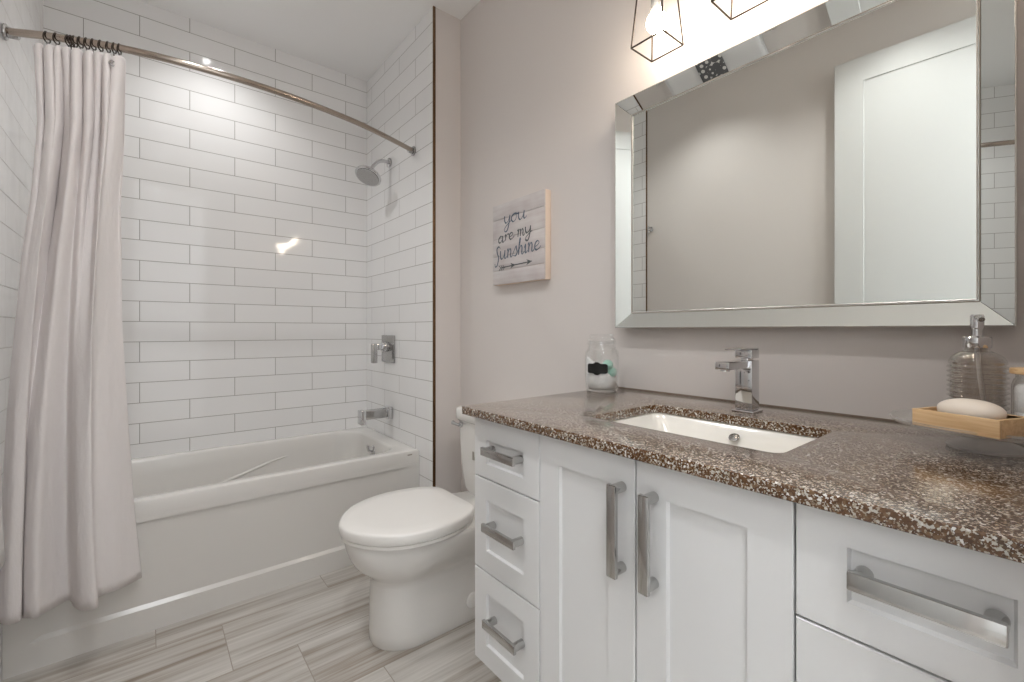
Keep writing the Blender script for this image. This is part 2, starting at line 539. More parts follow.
rbox(b, -1.5, 1.9, -2.1, -2.0, 0, CEIL)
rbox(b, -1.5, XL - 0.15, YF - 0.12, YF, 0, CEIL)
rbox(b, XV + 0.15, 1.9, YF - 0.12, YF, 0, CEIL)
struct('wall_hall', b, M['ceiling'])
# casing round the doorway, hall side
b = bm_new()
rbox(b, DX0 - 0.08, DX0, YF - 0.135, YF - 0.12, 0, DZ + 0.08, 0.003)
rbox(b, DX1, DX1 + 0.08, YF - 0.135, YF - 0.12, 0, DZ + 0.08, 0.003)
rbox(b, DX0, DX1, YF - 0.135, YF - 0.12, DZ, DZ + 0.08, 0.003)
struct('trim_1', b, M['door'])
# bronze strips that end the tile
struct('trim_2', slab(XS - 0.003, XS + 0.012, YR - 0.003, YR + 0.003, 0, CEIL, 0.001), M['edge'])
struct('trim_3', slab(XL - 0.001, XL + 0.007, YTL - 0.008, YTL, 0, CEIL, 0.001), M['edge'])
# caulk line between counter and wall
struct('trim_4', slab(XV - 0.004, XV + 0.001, YF, 1.039, CT, CT + 0.003), M['caulk'])


def shaker(bm, y0, y1, z0, z1, xf, th, stile, depth, top=None, bot=None, ch=0.003):
    """front facing -X: a slab with a sunk flat panel"""
    top = top or stile; bot = bot or stile
    e = 0.0015
    def ring(ins_y0, ins_y1, ins_z0, ins_z1, x):
        return [(x, y0 + ins_y0, z0 + ins_z0), (x, y1 - ins_y1, z0 + ins_z0), (x, y1 - ins_y1, z1 - ins_z1), (x, y0 + ins_y0, z1 - ins_z1)]
    rings = [ring(0, 0, 0, 0, xf + th), ring(0, 0, 0, 0, xf + e), ring(e, e, e, e, xf),
             ring(stile, stile, bot, top, xf), ring(stile + ch, stile + ch, bot + ch, top + ch, xf + depth)]
    loft(bm, rings)
    return bm

# the tall door, folded back against the left wall
dr = bpy.data.objects.new('door_1', None)
dl = shaker(bm_new(), 0, 0.815, 0.012, 2.595, -0.0, 0.038, 0.125, 0.006)
for v in dl.verts:
    v.co.x = -v.co.x            # panel faces +X
door = struct('door_1', dl, M['door'], sharp=20)
door.location = (-0.330, YF + 0.01, 0)
door.rotation_euler = (0, 0, R(-3.0))
b = bm_new()
disc_cyl(b, (0, 0.735, 1.0), (1, 0, 0), 0.026, 0.01, 28, 0.002)
disc_cyl(b, (0.01, 0.735, 1.0), (1, 0, 0), 0.009, 0.04, 20)
tube(b, [(0.05, 0.74, 1.0), (0.052, 0.70, 1.0), (0.05, 0.62, 1.0)], [0.009, 0.009, 0.007])
obj('door_handle', b, M['door_metal'], door)

# ---------------------------------------------------------------- shower ceiling light and added fill lights
def downlight(x, y, watts, label, col=(1, 0.995, 0.985), cone=122):  # can above the tub, reused for the added room fill
    t = thing('recessed_or_fill_light', label, 'ceiling light', (x, y, CEIL - 0.012))
    b = bm_new()
    lathe(b, [(POT_R, 0.003), (POT_R + 0.006, 0), (POT_R + 0.022, 0.004), (POT_R + 0.024, 0.012), (POT_R, 0.012)], x, y, CEIL - 0.012, 48, False, False)
    obj('trim_ring', b, M['white'], t)
    b = bm_new()
    lathe(b, [(POT_R + 0.001, 0.004), (POT_R + 0.001, 0.011)], x, y, CEIL - 0.012, 48)
    obj('lens', b, emit_mat('lamp_lens', col, LENS), t)
    l = bpy.data.lights.new('spot', 'SPOT')
    l.energy = watts; l.color = col; l.spot_size = R(cone); l.spot_blend = 1.0; l.shadow_soft_size = 0.022
    lo = bpy.data.objects.new('spot', l); C.objects.link(lo)
    lo.parent = t; lo.location = (0, 0, -0.012)
    return t

def fill_drum(x, y, strength, label, col=(0.93, 0.97, 1.0)):  # invented hall lamp, sends fill light in through the doorway
    t = thing('fill_drum', label, 'ceiling light', (x, y, CEIL - 0.09))
    b = bm_new()
    lathe(b, [(0.0, 0.075), (0.255, 0.075), (0.255, 0.09), (0.0, 0.09)], x, y, CEIL - 0.09, 48)
    obj('base', b, M['satin'], t)
    b = bm_new()
    lathe(b, [(0.0, 0.0), (0.22, 0.0), (0.24, 0.006), (0.246, 0.02), (0.246, 0.0755), (0.0, 0.0755)], x, y, CEIL - 0.09, 48)
    obj('shade', b, emit_mat('fill_drum_shade', col, strength), t)
    return t

downlight(0.28, 2.62, POT_SHOWER, 'round recessed light in the ceiling above the bathtub', cone=134)
downlight(0.09, 1.50, ROOM_FILL, 'round recessed fill light added out of view in the room ceiling before the toilet', cone=128)  # added fill, brightens the vanity wall and counter
downlight(0.09, 0.50, ROOM_FILL, 'round recessed fill light added out of view in the room ceiling before the vanity', cone=128)  # second added fill can, same purpose
fill_drum(0.06, -0.43, HALL_FILL * 0.45, 'white drum fill light added out of view in the hall straight before the doorway')  # added hall fill, placed to stay out of the tile reflections
fill_drum(1.25, -1.15, HALL_FILL, 'white drum fill light added out of view in the hall right of the doorway')
fill_drum(-0.95, -1.15, HALL_FILL * 0.3, 'white drum fill light added out of view in the hall left of the doorway')

# ---------------------------------------------------------------- bathtub
tub = thing('bathtub', 'white alcove bathtub with flat panelled apron below the tiled walls', 'bathtub', ((XL + XS) / 2, (YT + YB) / 2, 0))
TZ = 0.512
x0, x1, y0, y1 = XL + 0.005, XS - 0.001, YT, YB - 0.002
b = bm_new()
K = 8
def tring(ax0, ax1, ay0, ay1, r, z):
    return [(px, py, z) for px, py in rrect(x0 + ax0, x1 - ax1, y0 + ay0, y1 - ay1, r, K)]
rings = [tring(0, 0, 0.035, 0, 0.004, 0.40),
         tring(0, 0, 0.035, 0, 0.004, 0.4495),
         tring(0, 0, 0.0, 0, 0.004, 0.4502),
         tring(0, 0, 0, 0, 0.004, TZ - 0.010),
         tring(0.003, 0.003, 0.003, 0.003, 0.005, TZ - 0.003),
         tring(0.010, 0.010, 0.010, 0.010, 0.006, TZ),
         tring(0.06, 0.085, 0.052, 0.035, 0.13, TZ),
         tring(0.066, 0.092, 0.059, 0.042, 0.13, TZ - 0.004),
         tring(0.072, 0.098, 0.065, 0.048, 0.13, TZ - 0.016),
         tring(0.12, 0.106, 0.073, 0.056, 0.13, TZ - 0.08),
         tring(0.22, 0.118, 0.086, 0.070, 0.13, TZ - 0.20),
         tring(0.32, 0.135, 0.105, 0.090, 0.13, TZ - 0.32),
         tring(0.37, 0.165, 0.135, 0.120, 0.11, TZ - 0.365),
         tring(0.44, 0.22, 0.19, 0.175, 0.08, TZ - 0.38)]
loft(b, rings, False, True)
shell = obj('tub_shell', b, M['acrylic'], tub, 40)
# apron: flat front with a sunk field and a stepped foot
b = bm_new()
def aring(a, bb, c, d, y):
    return [(x0 + a, y, c), (x1 - bb, y, c), (x1 - bb, y, d), (x0 + a, y, d)]
loft(b, [aring(0, 0, 0.0, 0.450, y0 + 0.03), aring(0, 0, 0.0, 0.450, y0 + 0.0004), aring(0, 0, 0.0, 0.4496, y0),
         aring(0.06, 0.066, 0.092, 0.4292, y0), aring(0.09, 0.120, 0.106, 0.4272, y0 + 0.010)], True, True)
obj('apron', b, M['acrylic'], tub, 20)
# moulded arm ledge on the far inner side
b = bm_new()
pts = [(0.16, 2.908, 0.272), (0.2955, 2.916, 0.315), (0.45, 2.922, 0.362), (0.58, 2.926, 0.40), (0.66, 2.933, 0.413)]
tube(b, spline(pts, 5), [0.009] * 8 + [0.008] * 6 + [0.006] * 4 + [0.004] * 2 + [0.002], 12)
obj('arm_ledge', b, M['acrylic'], tub)
# overflow cover with its lever
b = bm_new()
disc_cyl(b, (1.056, 2.62, 0.435), (-1, 0, 0.1), 0.034, 0.012, 32, 0.003)
ov = obj('overflow_cover', b, M['chrome'], tub)
b = bm_new()
tube(b, [(1.045, 2.62, 0.435), (1.025, 2.62, 0.445), (1.02, 2.62, 0.475)], [0.007, 0.007, 0.009])
obj('overflow_lever', b, M['chrome'], ov)
b = bm_new()
rbox(b, 1.086, 1.112, y0 - 0.0012, y0 + 0.001, 0.488, 0.4935)
obj('maker_mark', b, M['gap'], tub, label='tiny grey maker mark on the tub rim')

# ---------------------------------------------------------------- shower fittings on the right alcove wall
YS = 2.613
sh = thing('overhead_shower', 'chrome round shower head on a bent arm high on the tiled wall', 'shower head', (XS, YS, 2.19))
b = bm_new()
disc_cyl(b, (XS, YS, 2.192), (-1, 0, 0), 0.028, 0.012, 32, 0.003)
obj('wall_flange', b, M['chrome'], sh)
b = bm_new()
tube(b, spline([(XS - 0.005, YS, 2.192), (XS - 0.04, YS, 2.194), (XS - 0.075, YS, 2.182), (XS - 0.105, YS, 2.150), (XS - 0.122, YS, 2.118)], 6), 0.011, 14)
obj('shower_arm', b, M['chrome'], sh)
b = bm_new()
hd = Vector((-0.42, -0.22, -0.85)).normalized()
hp = Vector((XS - 0.118, YS, 2.126))
lathe(b, [(0.014, -0.004), (0.017, 0.006), (0.017, 0.02), (0.022, 0.026), (0.05, 0.036), (0.072, 0.045), (0.078, 0.052), (0.078, 0.060), (0.073, 0.064), (0.0, 0.064)], 0, 0, 0, 44, mx=axis_mx(hp, hd))
hdo = obj('spray_head', b, M['chrome'], sh)
b = bm_new()
lathe(b, [(0.066, 0.0645), (0.066, 0.0665)], 0, 0, 0, 40, mx=axis_mx(hp, hd))
obj('spray_face', b, M['satin'], hdo)

vy, vz = 2.628, 1.05
sv = thing('shower_valve', 'square chrome shower valve plate with lever on the tiled wall', 'shower valve', (XS, vy, vz))
obj('valve_plate', rbox(bm_new(), XS - 0.010, XS, vy - 0.092, vy + 0.092, vz - 0.082, vz + 0.082, 0.003), M['satin'], sv)
b = bm_new()
disc_cyl(b, (XS - 0.008, vy, vz + 0.012), (-1, 0, 0), 0.030, 0.040, 28, 0.004)
rbox(b, XS - 0.082, XS - 0.044, vy - 0.02, vy + 0.02, vz - 0.006, vz + 0.030, 0.003)
obj('valve_hub', b, M['chrome'], sv)
obj('valve_lever', rbox(bm_new(), XS - 0.110, XS - 0.092 + 0.012, vy - 0.016, vy + 0.016, vz - 0.085, vz + 0.032, 0.003), M['satin'], sv)

sy, sz = 2.60, 0.662
sp = thing('tub_spout', 'square chrome tub spout on the tiled wall above the bathtub', 'tub spout', (XS, sy, sz))
obj('spout_flange', rbox(bm_new(), XS - 0.035, XS, sy - 0.034, sy + 0.034, sz - 0.036, sz + 0.036, 0.003), M['chrome'], sp)
obj('spout_arm', rbox(bm_new(), XS - 0.165, XS - 0.035, sy - 0.028, sy + 0.028, sz - 0.024, sz + 0.026, 0.003), M['satin'], sp)
obj('spout_end', rbox(bm_new(), XS - 0.195, XS - 0.165, sy - 0.030, sy + 0.030, sz - 0.052, sz + 0.030, 0.003), M['chrome'], sp)

# ---------------------------------------------------------------- curved rod, rings, curtain
RZ = 2.165
rod_pts = [(XL + 0.004, 2.2395), (-0.284, 2.190), (-0.2076, 2.158), (-0.1291, 2.128), (-0.0541, 2.106), (0.0353, 2.089), (0.1552, 2.078),
           (0.3217, 2.0765), (0.5142, 2.094), (0.748, 2.140), (0.9202, 2.196), (1.06, 2.252), (XS, 2.293)]
rod_path = spline([(p[0], p[1], RZ) for p in rod_pts], 6)
def rod_at(x):
    for p, q in zip(rod_path[:-1], rod_path[1:]):
        if p.x <= x <= q.x:
            t = (x - p.x) / max(q.x - p.x, 1e-6)
            return p.lerp(q, t), (q - p).normalized()
    return rod_path[-1], Vector((1, 0, 0))
rod = thing('curtain_rod', 'bowed brushed nickel shower rod spanning the tub alcove', 'shower rod', (0.4, 2.08, RZ))
b = bm_new(); tube(b, rod_path, 0.0125, 16); obj('rod_tube', b, M['rod'], rod)
for p, d in (((XL + 0.004, 2.2395, RZ), (1, -0.2, 0)), ((XS, 2.293, RZ), (-1, -0.25, 0))):
    b = bm_new()
    disc_cyl(b, p, (d[0], 0, 0), 0.026, 0.010, 32, 0.003)
    q = Vector(p) + Vector((d[0], 0, 0)) * 0.008
    disc_cyl(b, q, Vector(d), 0.017, 0.030, 24, 0.003)
    obj('rod_flange', b, M['satin'], rod)

# hem of the curtain as it hangs (x, y at the floor end), and pleats at the top
hem = [(-0.374, 2.150), (-0.3628, 2.1252), (-0.3408, 2.0949), (-0.3158, 2.0997), (-0.3185, 2.1380), (-0.3091, 2.1135), (-0.2791, 2.0891), (-0.2511, 2.1197),
       (-0.2116, 2.1515), (-0.1914, 2.092), (-0.1682, 2.0455), (-0.1311, 2.036), (-0.1340, 2.112), (-0.0768, 2.134), (-0.0192, 2.1794)]
hem_s = spline([(p[0], p[1], 0) for p in hem], 12)
NU = len(hem_s); NV = 70
Z1, Z0 = 2.133, 0.238
edgeL = [(2.118, -0.302), (2.09, -0.301), (1.88, -0.2945), (1.62, -0.310), (1.42, -0.330), (1.13, -0.345), (0.85, -0.358), (0.63, -0.362), (0.238, -0.374)]
edgeR = [(2.135, -0.0565), (1.84, -0.0622), (1.62, -0.0729), (1.165, -0.0702), (0.81, -0.0541), (0.485, -0.0378), (0.238, -0.0170)]
def tab(t, z):
    if z >= t[0][0]:
        return t[0][1]
    for (za, xa), (zb, xb) in zip(t[:-1], t[1:]):
        if zb <= z <= za:
            return xa + (xb - xa) * (za - z) / (za - zb)
    return t[-1][1]
hx0, hx1 = hem_s[0].x, hem_s[-1].x
def curtain_pt(iu, v):
    """v = 0 top, 1 hem"""
    u = iu / (NU - 1)
    z = Z1 + (Z0 - Z1) * v
    hs = hem_s[iu]
    xl, xr = tab(edgeL, z), tab(edgeR, z)
    uh = (hs.x - hx0) / (hx1 - hx0)
    w = min(1, max(0, (v - 0.02) / 0.9)); w = w * w * (3 - 2 * w)
    xs = xl + (xr - xl) * (u + (uh - u) * (0.25 + 0.75 * w))
    # top: pleats between the rings
    k = 9.5
    ph = 2 * PI * k * (u + 0.012 * math.sin(17 * u))
    fine = math.sin(ph)
    rx = xl + (xr - xl) * u
    ry = rod_at(min(max(rx, -0.37), -0.02))[0].y
    fade = math.exp(-((v / 0.30) ** 1.3))
    broad = 0.034 * math.sin(2 * PI * 3.1 * u + 0.7) + 0.020 * math.sin(2 * PI * 5.3 * u + 2.1)
    ytop = ry + 0.019 * fine * fade + broad * (1 - math.exp(-v * 7)) - 0.012 * (1 - math.exp(-v * 4))
    y = ytop * (1 - w) + hs.y * w + 0.004 * math.sin(31 * u + 9 * v) * v * (1 - v)
    y = min(y, 2.205)
    xs += 0.006 * math.cos(ph) * fade
    if v < 0.02:
        z -= 0.010 * (0.5 - 0.5 * math.cos(ph)) * (1 - v / 0.02)
    return (xs, y, z)
b = bm_new()
rings = []
for j in range(NV + 1):
    v = (j / NV) ** 1.25
    rings.append([curtain_pt(i, v) for i in range(NU)])
rv = [[b.verts.new(p) for p in r] for r in rings]
for ra, rb_ in zip(rv[:-1], rv[1:]):
    for i in range(NU - 1):
        b.faces.new((ra[i], ra[i + 1], rb_[i + 1], rb_[i]))
cur = thing('shower_curtain', 'pale linen shower curtain drawn to the left end of the rod', 'shower curtain', (-0.2, 2.1, 0.238))
cl = obj('cloth', b, M['curtain'], cur, 180)
sm = cl.modifiers.new('thick', 'SOLIDIFY'); sm.thickness = 0.0016; sm.offset = 0
# grommet left showing at the free corner
b = bm_new()
gp = curtain_pt(int((NU - 1) * 0.90), 0.013)
tube(b, [Vector((gp[0] + 0.008 * math.cos(a), gp[1] - 0.004, gp[2] - 0.008 + 0.008 * math.sin(a))) for a in [2 * PI * k / 20 for k in range(21)]], 0.003, 8, False)
obj('grommet', b, M['satin'], cur)
ring_x = [-0.266, -0.242, -0.2115, -0.204, -0.196, -0.181, -0.164, -0.147, -0.128, -0.108, -0.092, -0.078]
for i, x in enumerate(ring_x):
    p, tdir = rod_at(x)
    lab = 'metal curtain ring in the middle of the tight bunch on the rod'
    if i == 0:
        lab = 'metal curtain ring farthest left on the rod'
    elif i == 1:
        lab = 'second metal curtain ring from the left, standing apart from the bunch'
    elif i == len(ring_x) - 1:
        lab = 'metal curtain ring farthest right on the rod, at the curtain edge'
    rn = thing('curtain_ring', lab, 'curtain ring', (p.x, p.y, RZ), 0, 'curtain rings on the shower rod')
    side = Vector((tdir.y, -tdir.x, 0))
    b = bm_new()
    cc = p + Vector((0, 0, -0.004))
    tube(b, [cc + side * 0.0160 * math.cos(a) + Vector((0, 0, 0.0170 * math.sin(a))) + tdir * 0.0015 * math.sin(a * 2) for a in [2 * PI * k / 24 for k in range(25)]], 0.0021, 8, False)
    obj('hoop', b, M['bronze'], rn)
    b = bm_new()
    h0 = p + Vector((0, 0, -0.0205))
    tube(b, [h0, h0 + Vector((0, -0.002, -0.010)), h0 + Vector((0, -0.004, -0.020))], 0.0022, 8)
    obj('hook', b, M['satin'], rn)

# ---------------------------------------------------------------- toilet
TY = 1.622
toi = thing('toilet', 'white two-piece toilet with closed lid between tub and vanity', 'toilet', (0.95, TY, 0))
half = [(1.018, 0.0), (1.0199, 0.06), (1.018, 0.118), (1.0083, 0.145), (0.9859, 0.17), (0.947, 0.196), (0.8896, 0.215), (0.8234, 0.225), (0.7553, 0.221), (0.6891, 0.203), (0.6317, 0.171), (0.585, 0.125), (0.5529, 0.073), (0.5354, 0.03), (0.5325, 0.0)]
def seat_outline(scale=0.0, z=0.0):
    up = spline([(x, d, 0) for x, d in half], 4)
    ptl = [(p.x, p.y) for p in up]
    full = ptl + [(x, -d) for x, d in reversed(ptl[1:-1])]
    cx = 0.78
    out = []
    for x, d in full:
        n = Vector((x - cx, d * 1.15))
        n.normalize()
        out.append((x + n.x * scale, TY + d + n.y * scale, z))
    return out
b = bm_new()
loft(b, [seat_outline(-0.012, 0.4245), seat_outline(-0.004, 0.4265), seat_outline(-0.002, 0.432), seat_outline(0.0, 0.457), seat_outline(-0.003, 0.462), seat_outline(-0.010, 0.4655), seat_outline(-0.06, 0.468), seat_outline(-0.13, 0.4692)])
obj('lid', b, M['seat'], toi, 50)
b = bm_new()
loft(b, [seat_outline(-0.014, 0.4085), seat_outline(-0.009, 0.410), seat_outline(-0.008, 0.421), seat_outline(-0.012, 0.4240)])
obj('seat', b, M['seat'], toi, 50)
# bowl and skirted foot: (z, front x, back x, half width, back half width, roundness)
def bowl_ring(z, xf, a, xb, hw, hb, n=48):
    """a: how far back the rounded front runs"""
    pts = []
    xm = xf + a
    for k in range(n + 1):          # front half ellipse
        t = PI / 2 + PI * k / n
        ca, sa = math.cos(t), math.sin(t)
        e = 1.0
        pts.append((xm + a * math.copysign(abs(ca) ** e, ca), TY + hw * math.copysign(abs(sa) ** e, sa), z))
    m = 8
    for k in range(1, m + 1):
        t = k / m
        pts.append((xm + (xb - xm) * t, TY - hw + (hw - hb) * t * t, z))
    for k in range(0, m):
        t = 1 - k / m
        pts.append((xm + (xb - xm) * t, TY + hw - (hw - hb) * t * t, z))
    return pts
prof = [(0.0, 0.647, 0.14, 1.20, 0.121, 0.128), (0.008, 0.643, 0.14, 1.20, 0.124, 0.130), (0.05, 0.643, 0.14, 1.20, 0.124, 0.130), (0.14, 0.645, 0.14, 1.20, 0.123, 0.128), (0.222, 0.648, 0.14, 1.20, 0.122, 0.126),
        (0.240, 0.645, 0.145, 1.20, 0.127, 0.126), (0.256, 0.632, 0.15, 1.20, 0.136, 0.127), (0.274, 0.612, 0.18, 1.20, 0.151, 0.128), (0.30, 0.585, 0.22, 1.20, 0.170, 0.13), (0.335, 0.567, 0.26, 1.20, 0.189, 0.133), (0.370, 0.556, 0.29, 1.20, 0.199, 0.135), (0.395, 0.552, 0.30, 1.20, 0.201, 0.138), (0.405, 0.554, 0.30, 1.20, 0.199, 0.138), (0.408, 0.560, 0.295, 1.195, 0.193, 0.134)]
b = bm_new()
loft(b, [bowl_ring(*p) for p in prof])
bowl = obj('bowl', b, M['porcelain'], toi, 60)
b = bm_new()
disc_cyl(b, (1.010, TY - 0.125, 0.085), (0, -1, 0.0), 0.03, 0.008, 28, 0.003)
obj('bolt_cap', b, M['white'], bowl)
# tank
def tank_ring(z, xf, xb, hw, r=0.03):
    return [(px, py, z) for px, py in rrect(xf, xb, TY - hw, TY + hw, r, 6)]
b = bm_new()
loft(b, [tank_ring(0.4075, 1.165, 1.30, 0.150), tank_ring(0.43, 1.155, 1.305, 0.166), tank_ring(0.50, 1.145, 1.31, 0.175), tank_ring(0.60, 1.138, 1.315, 0.180), tank_ring(0.735, 1.132, 1.318, 0.182), tank_ring(0.745, 1.132, 1.318, 0.182)])
tank = obj('tank', b, M['porcelain'], toi, 50)
b = bm_new()
loft(b, [tank_ring(0.745, 1.126, 1.32, 0.183), tank_ring(0.752, 1.119, 1.322, 0.190), tank_ring(0.795, 1.119, 1.322, 0.191), tank_ring(0.803, 1.124, 1.32, 0.187), tank_ring(0.806, 1.134, 1.312, 0.177)])
obj('tank_lid', b, M['porcelain'], toi, 50)
b = bm_new()
disc_cyl(b, (1.1335, TY + 0.142, 0.726), (-1, 0, 0), 0.013, 0.012, 20, 0.003)
tube(b, [(1.117, TY + 0.142, 0.726), (1.113, TY + 0.165, 0.728), (1.115, TY + 0.190, 0.730)], [0.007, 0.007, 0.010])
obj('flush_lever', b, M['chrome'], toi)
obj('tank_mark', rbox(bm_new(), 1.1345, 1.142, 1.668, 1.681, 0.58, 0.618, 0.001), M['gap'], tank)

# ---------------------------------------------------------------- vanity
van = thing('vanity_cabinet', 'white shaker vanity cabinet hung on the wall below the brown counter', 'vanity', (1.0, 0.49, 0.281))
VY0, VY1, VZ0, VZ1 = -0.03, 1.0115, 0.281, 0.934
b = bm_new()
def cring(a, z):
    xa, xb, ya, yb = VF + 0.019 + a, XV - 0.001 - a, VY0 + a, VY1 - 0.001 - a
    return [(xa, ya, z), (xb, ya, z), (xb, yb, z), (xa, yb, z)]
loft(b, [cring(0, VZ0 + 0.001), cring(0, 0.9325), cring(0.018, 0.9325), cring(0.018, VZ0 + 0.02)])
obj('carcass', b, M['cabinet'], van, 20)

def pull(parent, y0, y1, z0, z1, vertical, label=None):
    """flat chrome bar on two round posts"""
    xo, xi = 0.655, 0.664
    b = bm_new()
    rbox(b, xo, xi, y0, y1, z0, z1, 0.002)
    if vertical:
        ym = (y0 + y1) / 2
        for z in (z0 + 0.010, z1 - 0.010):
            disc_cyl(b, (xi - 0.001, ym, z), (1, 0, 0), 0.0098, VF - xi + 0.001, 20)
    else:
        zm = (z0 + z1) / 2
        for y in (y0 + 0.010, y1 - 0.010):
            disc_cyl(b, (xi - 0.001, y, zm), (1, 0, 0), 0.0098, VF - xi + 0.001, 20)
    return obj('handle', b, M['pull'], parent)

G = 0.0016
TH = 0.0195
def drawer(y0, y1, z0, z1, stile, depth, hb, top=None, bot=None):
    d = obj('drawer', shaker(bm_new(), y0 + G, y1 - G, z0 + G, z1 - G, VF, TH - 0.001, stile, depth, top, bot), M['cabinet'], van, 20)
    if hb:
        pull(d, *hb, False)
    return d
# left bank
drawer(0.7505, VY1, 0.774, 0.934, 0.054, 0.007, (0.805, 0.935, 0.847, 0.868), 0.057, 0.038)
drawer(0.7505, VY1, 0.529, 0.774, 0.054, 0.007, (0.803, 0.932, 0.654, 0.675))
drawer(0.7505, VY1, VZ0, 0.529, 0.054, 0.007, (0.800, 0.928, 0.412, 0.433))
# doors
for (ya, yb, hy) in ((0.4925, 0.7505, 0.5215), (0.2335, 0.4925, 0.4535)):
    d = obj('door', shaker(bm_new(), ya + G, yb - G, VZ0 + G, 0.934 - G, VF, TH - 0.001, 0.061, 0.007), M['cabinet'], van, 20)
    pull(d, hy - 0.0105, hy + 0.0105, 0.712, 0.882, True)
# right bank
drawer(VY0, 0.2335, 0.774, 0.934, 0.058, 0.007, (0.034, 0.166, 0.851, 0.874), 0.044, 0.043)
drawer(VY0, 0.2335, 0.529, 0.774, 0.058, 0.007, (0.034, 0.166, 0.642, 0.664))
drawer(VY0, 0.2335, VZ0, 0.529, 0.058, 0.007, (0.034, 0.166, 0.395, 0.417))

# counter with its sink cut-out
def flat_with_hole(outer, inner, z0, z1, bev):
    cu = bpy.data.curves.new('tmp', 'CURVE'); cu.dimensions = '2D'; cu.fill_mode = 'BOTH'
    for loop in (outer, inner):
        s = cu.splines.new('POLY'); s.points.add(len(loop) - 1); s.use_cyclic_u = True
        for p, q in zip(s.points, loop):
            p.co = (q[0], q[1], 0, 1)
    cu.extrude = (z1 - z0) / 2 - bev
    cu.bevel_depth = bev; cu.bevel_resolution = 2
    cu.offset = -bev
    o = bpy.data.objects.new('tmp', cu); C.objects.link(o)
    dg = bpy.context.evaluated_depsgraph_get()
    me = bpy.data.meshes.new_from_object(o.evaluated_get(dg))
    bpy.data.objects.remove(o)
    t = bmesh.new(); t.from_mesh(me)
    bmesh.ops.translate(t, verts=t.verts, vec=(0, 0, (z0 + z1) / 2))
    return t
SX0, SX1, SY0, SY1 = 0.823, 1.106, 0.300, 0.722
ct = flat_with_hole([(0.668, -0.035), (XV - 0.001, -0.035), (XV - 0.001, 1.039), (0.668, 1.039)], list(reversed(rrect(SX0, SX1, SY0, SY1, 0.022, 5))), 0.9345, CT, 0.0025)
tag(obj('countertop', ct, M['quartz'], None, 40), 'speckled brown quartz countertop with a sink opening on the white vanity', 'countertop')

# undermount sink
sk = thing('sink', 'white rectangular undermount sink below the speckled brown counter', 'sink', ((SX0 + SX1) / 2, (SY0 + SY1) / 2, 0.80))
b = bm_new()
def sring(a, r, z, ay=None):
    ay = a if ay is None else ay
    return [(px, py, z) for px, py in rrect(SX0 + a, SX1 - a, SY0 + ay, SY1 - ay, r, 6)]
zt = 0.934
rings = [sring(-0.03, 0.03, zt), sring(-0.004, 0.024, zt), sring(0.0, 0.026, zt - 0.004), sring(0.012, 0.030, zt - 0.03, 0.02), sring(0.032, 0.036, zt - 0.085, 0.06), sring(0.05, 0.035, zt - 0.108, 0.085), sring(0.09, 0.03, zt - 0.115, 0.14)]
loft(b, rings, False, True)
lo = [sring(-0.03, 0.03, zt), sring(-0.03, 0.03, zt - 0.012), sring(0.0, 0.03, zt - 0.03), sring(0.02, 0.036, zt - 0.095, 0.05), sring(0.08, 0.03, zt - 0.127, 0.13)]
loft(b, lo, False, True)
bowl_o = obj('basin', b, M['sink'], sk, 50)
b = bm_new()
disc_cyl(b, (SX1 - 0.0175, 0.497, 0.9075), (-1, 0, 1.5), 0.0125, 0.003, 28, 0.001)
obj('overflow_hole', b, M['satin'], bowl_o)
b = bm_new()
disc_cyl(b, ((SX0 + SX1) / 2, 0.51, zt - 0.1155), (0, 0, 1), 0.028, 0.004, 32, 0.001)
obj('drain', b, M['chrome'], bowl_o)

# faucet
fa = thing('faucet', 'square chrome faucet with flat lever standing behind the sink', 'faucet', (1.19, 0.51, CT))
fx, fy = 1.166, 0.510
obj('faucet_base', rbox(bm_new(), fx - 0.006, fx + 0.052, fy - 0.027, fy + 0.027, CT, CT + 0.006, 0.002), M['chrome'], fa)
obj('faucet_body', rbox(bm_new(), fx, fx + 0.044, fy - 0.021, fy + 0.021, CT + 0.006, 1.0885, 0.0025), M['chrome'], fa)
b = bm_new()
rbox(b, fx - 0.112, fx + 0.01, fy - 0.017, fy + 0.017, 1.0705, 1.0885, 0.002)
disc_cyl(b, (fx - 0.096, fy, 1.0715), (0, 0, -1), 0.010, 0.005, 20)
obj('spout', b, M['chrome'], fa)
b = bm_new()
disc_cyl(b, (fx + 0.022, fy, 1.0875), (0, 0, 1), 0.014, 0.007, 24)
rbox(b, fx, fx + 0.044, fy - 0.021, fy + 0.021, 1.0935, 1.116, 0.0025)
rbox(b, fx - 0.058, fx + 0.044, fy - 0.0195, fy + 0.0195, 1.116, 1.1195, 0.001)
obj('lever', b, M['chrome'], fa)

# ---------------------------------------------------------------- mirror
mi = thing('wall_mirror', 'large mirror with sloped mirrored border on the wall above the faucet', 'mirror', (XV, 0.525, 1.17))
XO, XI = 1.273, 1.300
oy0, oy1, oz0, oz1 = 0.0577, 0.9920, 1.1735, 1.9590
iy0, iy1, iz0, iz1 = 0.1060, 0.9440, 1.2225, 1.9090
O = [(XO, oy0, oz0), (XO, oy1, oz0), (XO, oy1, oz1), (XO, oy0, oz1)]
I = [(XI, iy0, iz0), (XI, iy1, iz0), (XI, iy1, iz1), (XI, iy0, iz1)]
for k in range(4):
    j = (k + 1) % 4
    b = bm_new()
    fr = [Vector(O[k]), Vector(O[j]), Vector(I[j]), Vector(I[k])]
    c = sum(fr, Vector()) / 4
    fr = [p + (c - p).normalized() * 0.0006 for p in fr]
    loft(b, [fr, [p + Vector((0.004, 0, 0)) for p in fr]])
    obj('border_panel', b, M['mirror'], mi, 10)
b = bm_new()
def mring(y0, y1, z0, z1, x):
    return [(x, y0, z0), (x, y1, z0), (x, y1, z1), (x, y0, z1)]
BV = 0.010
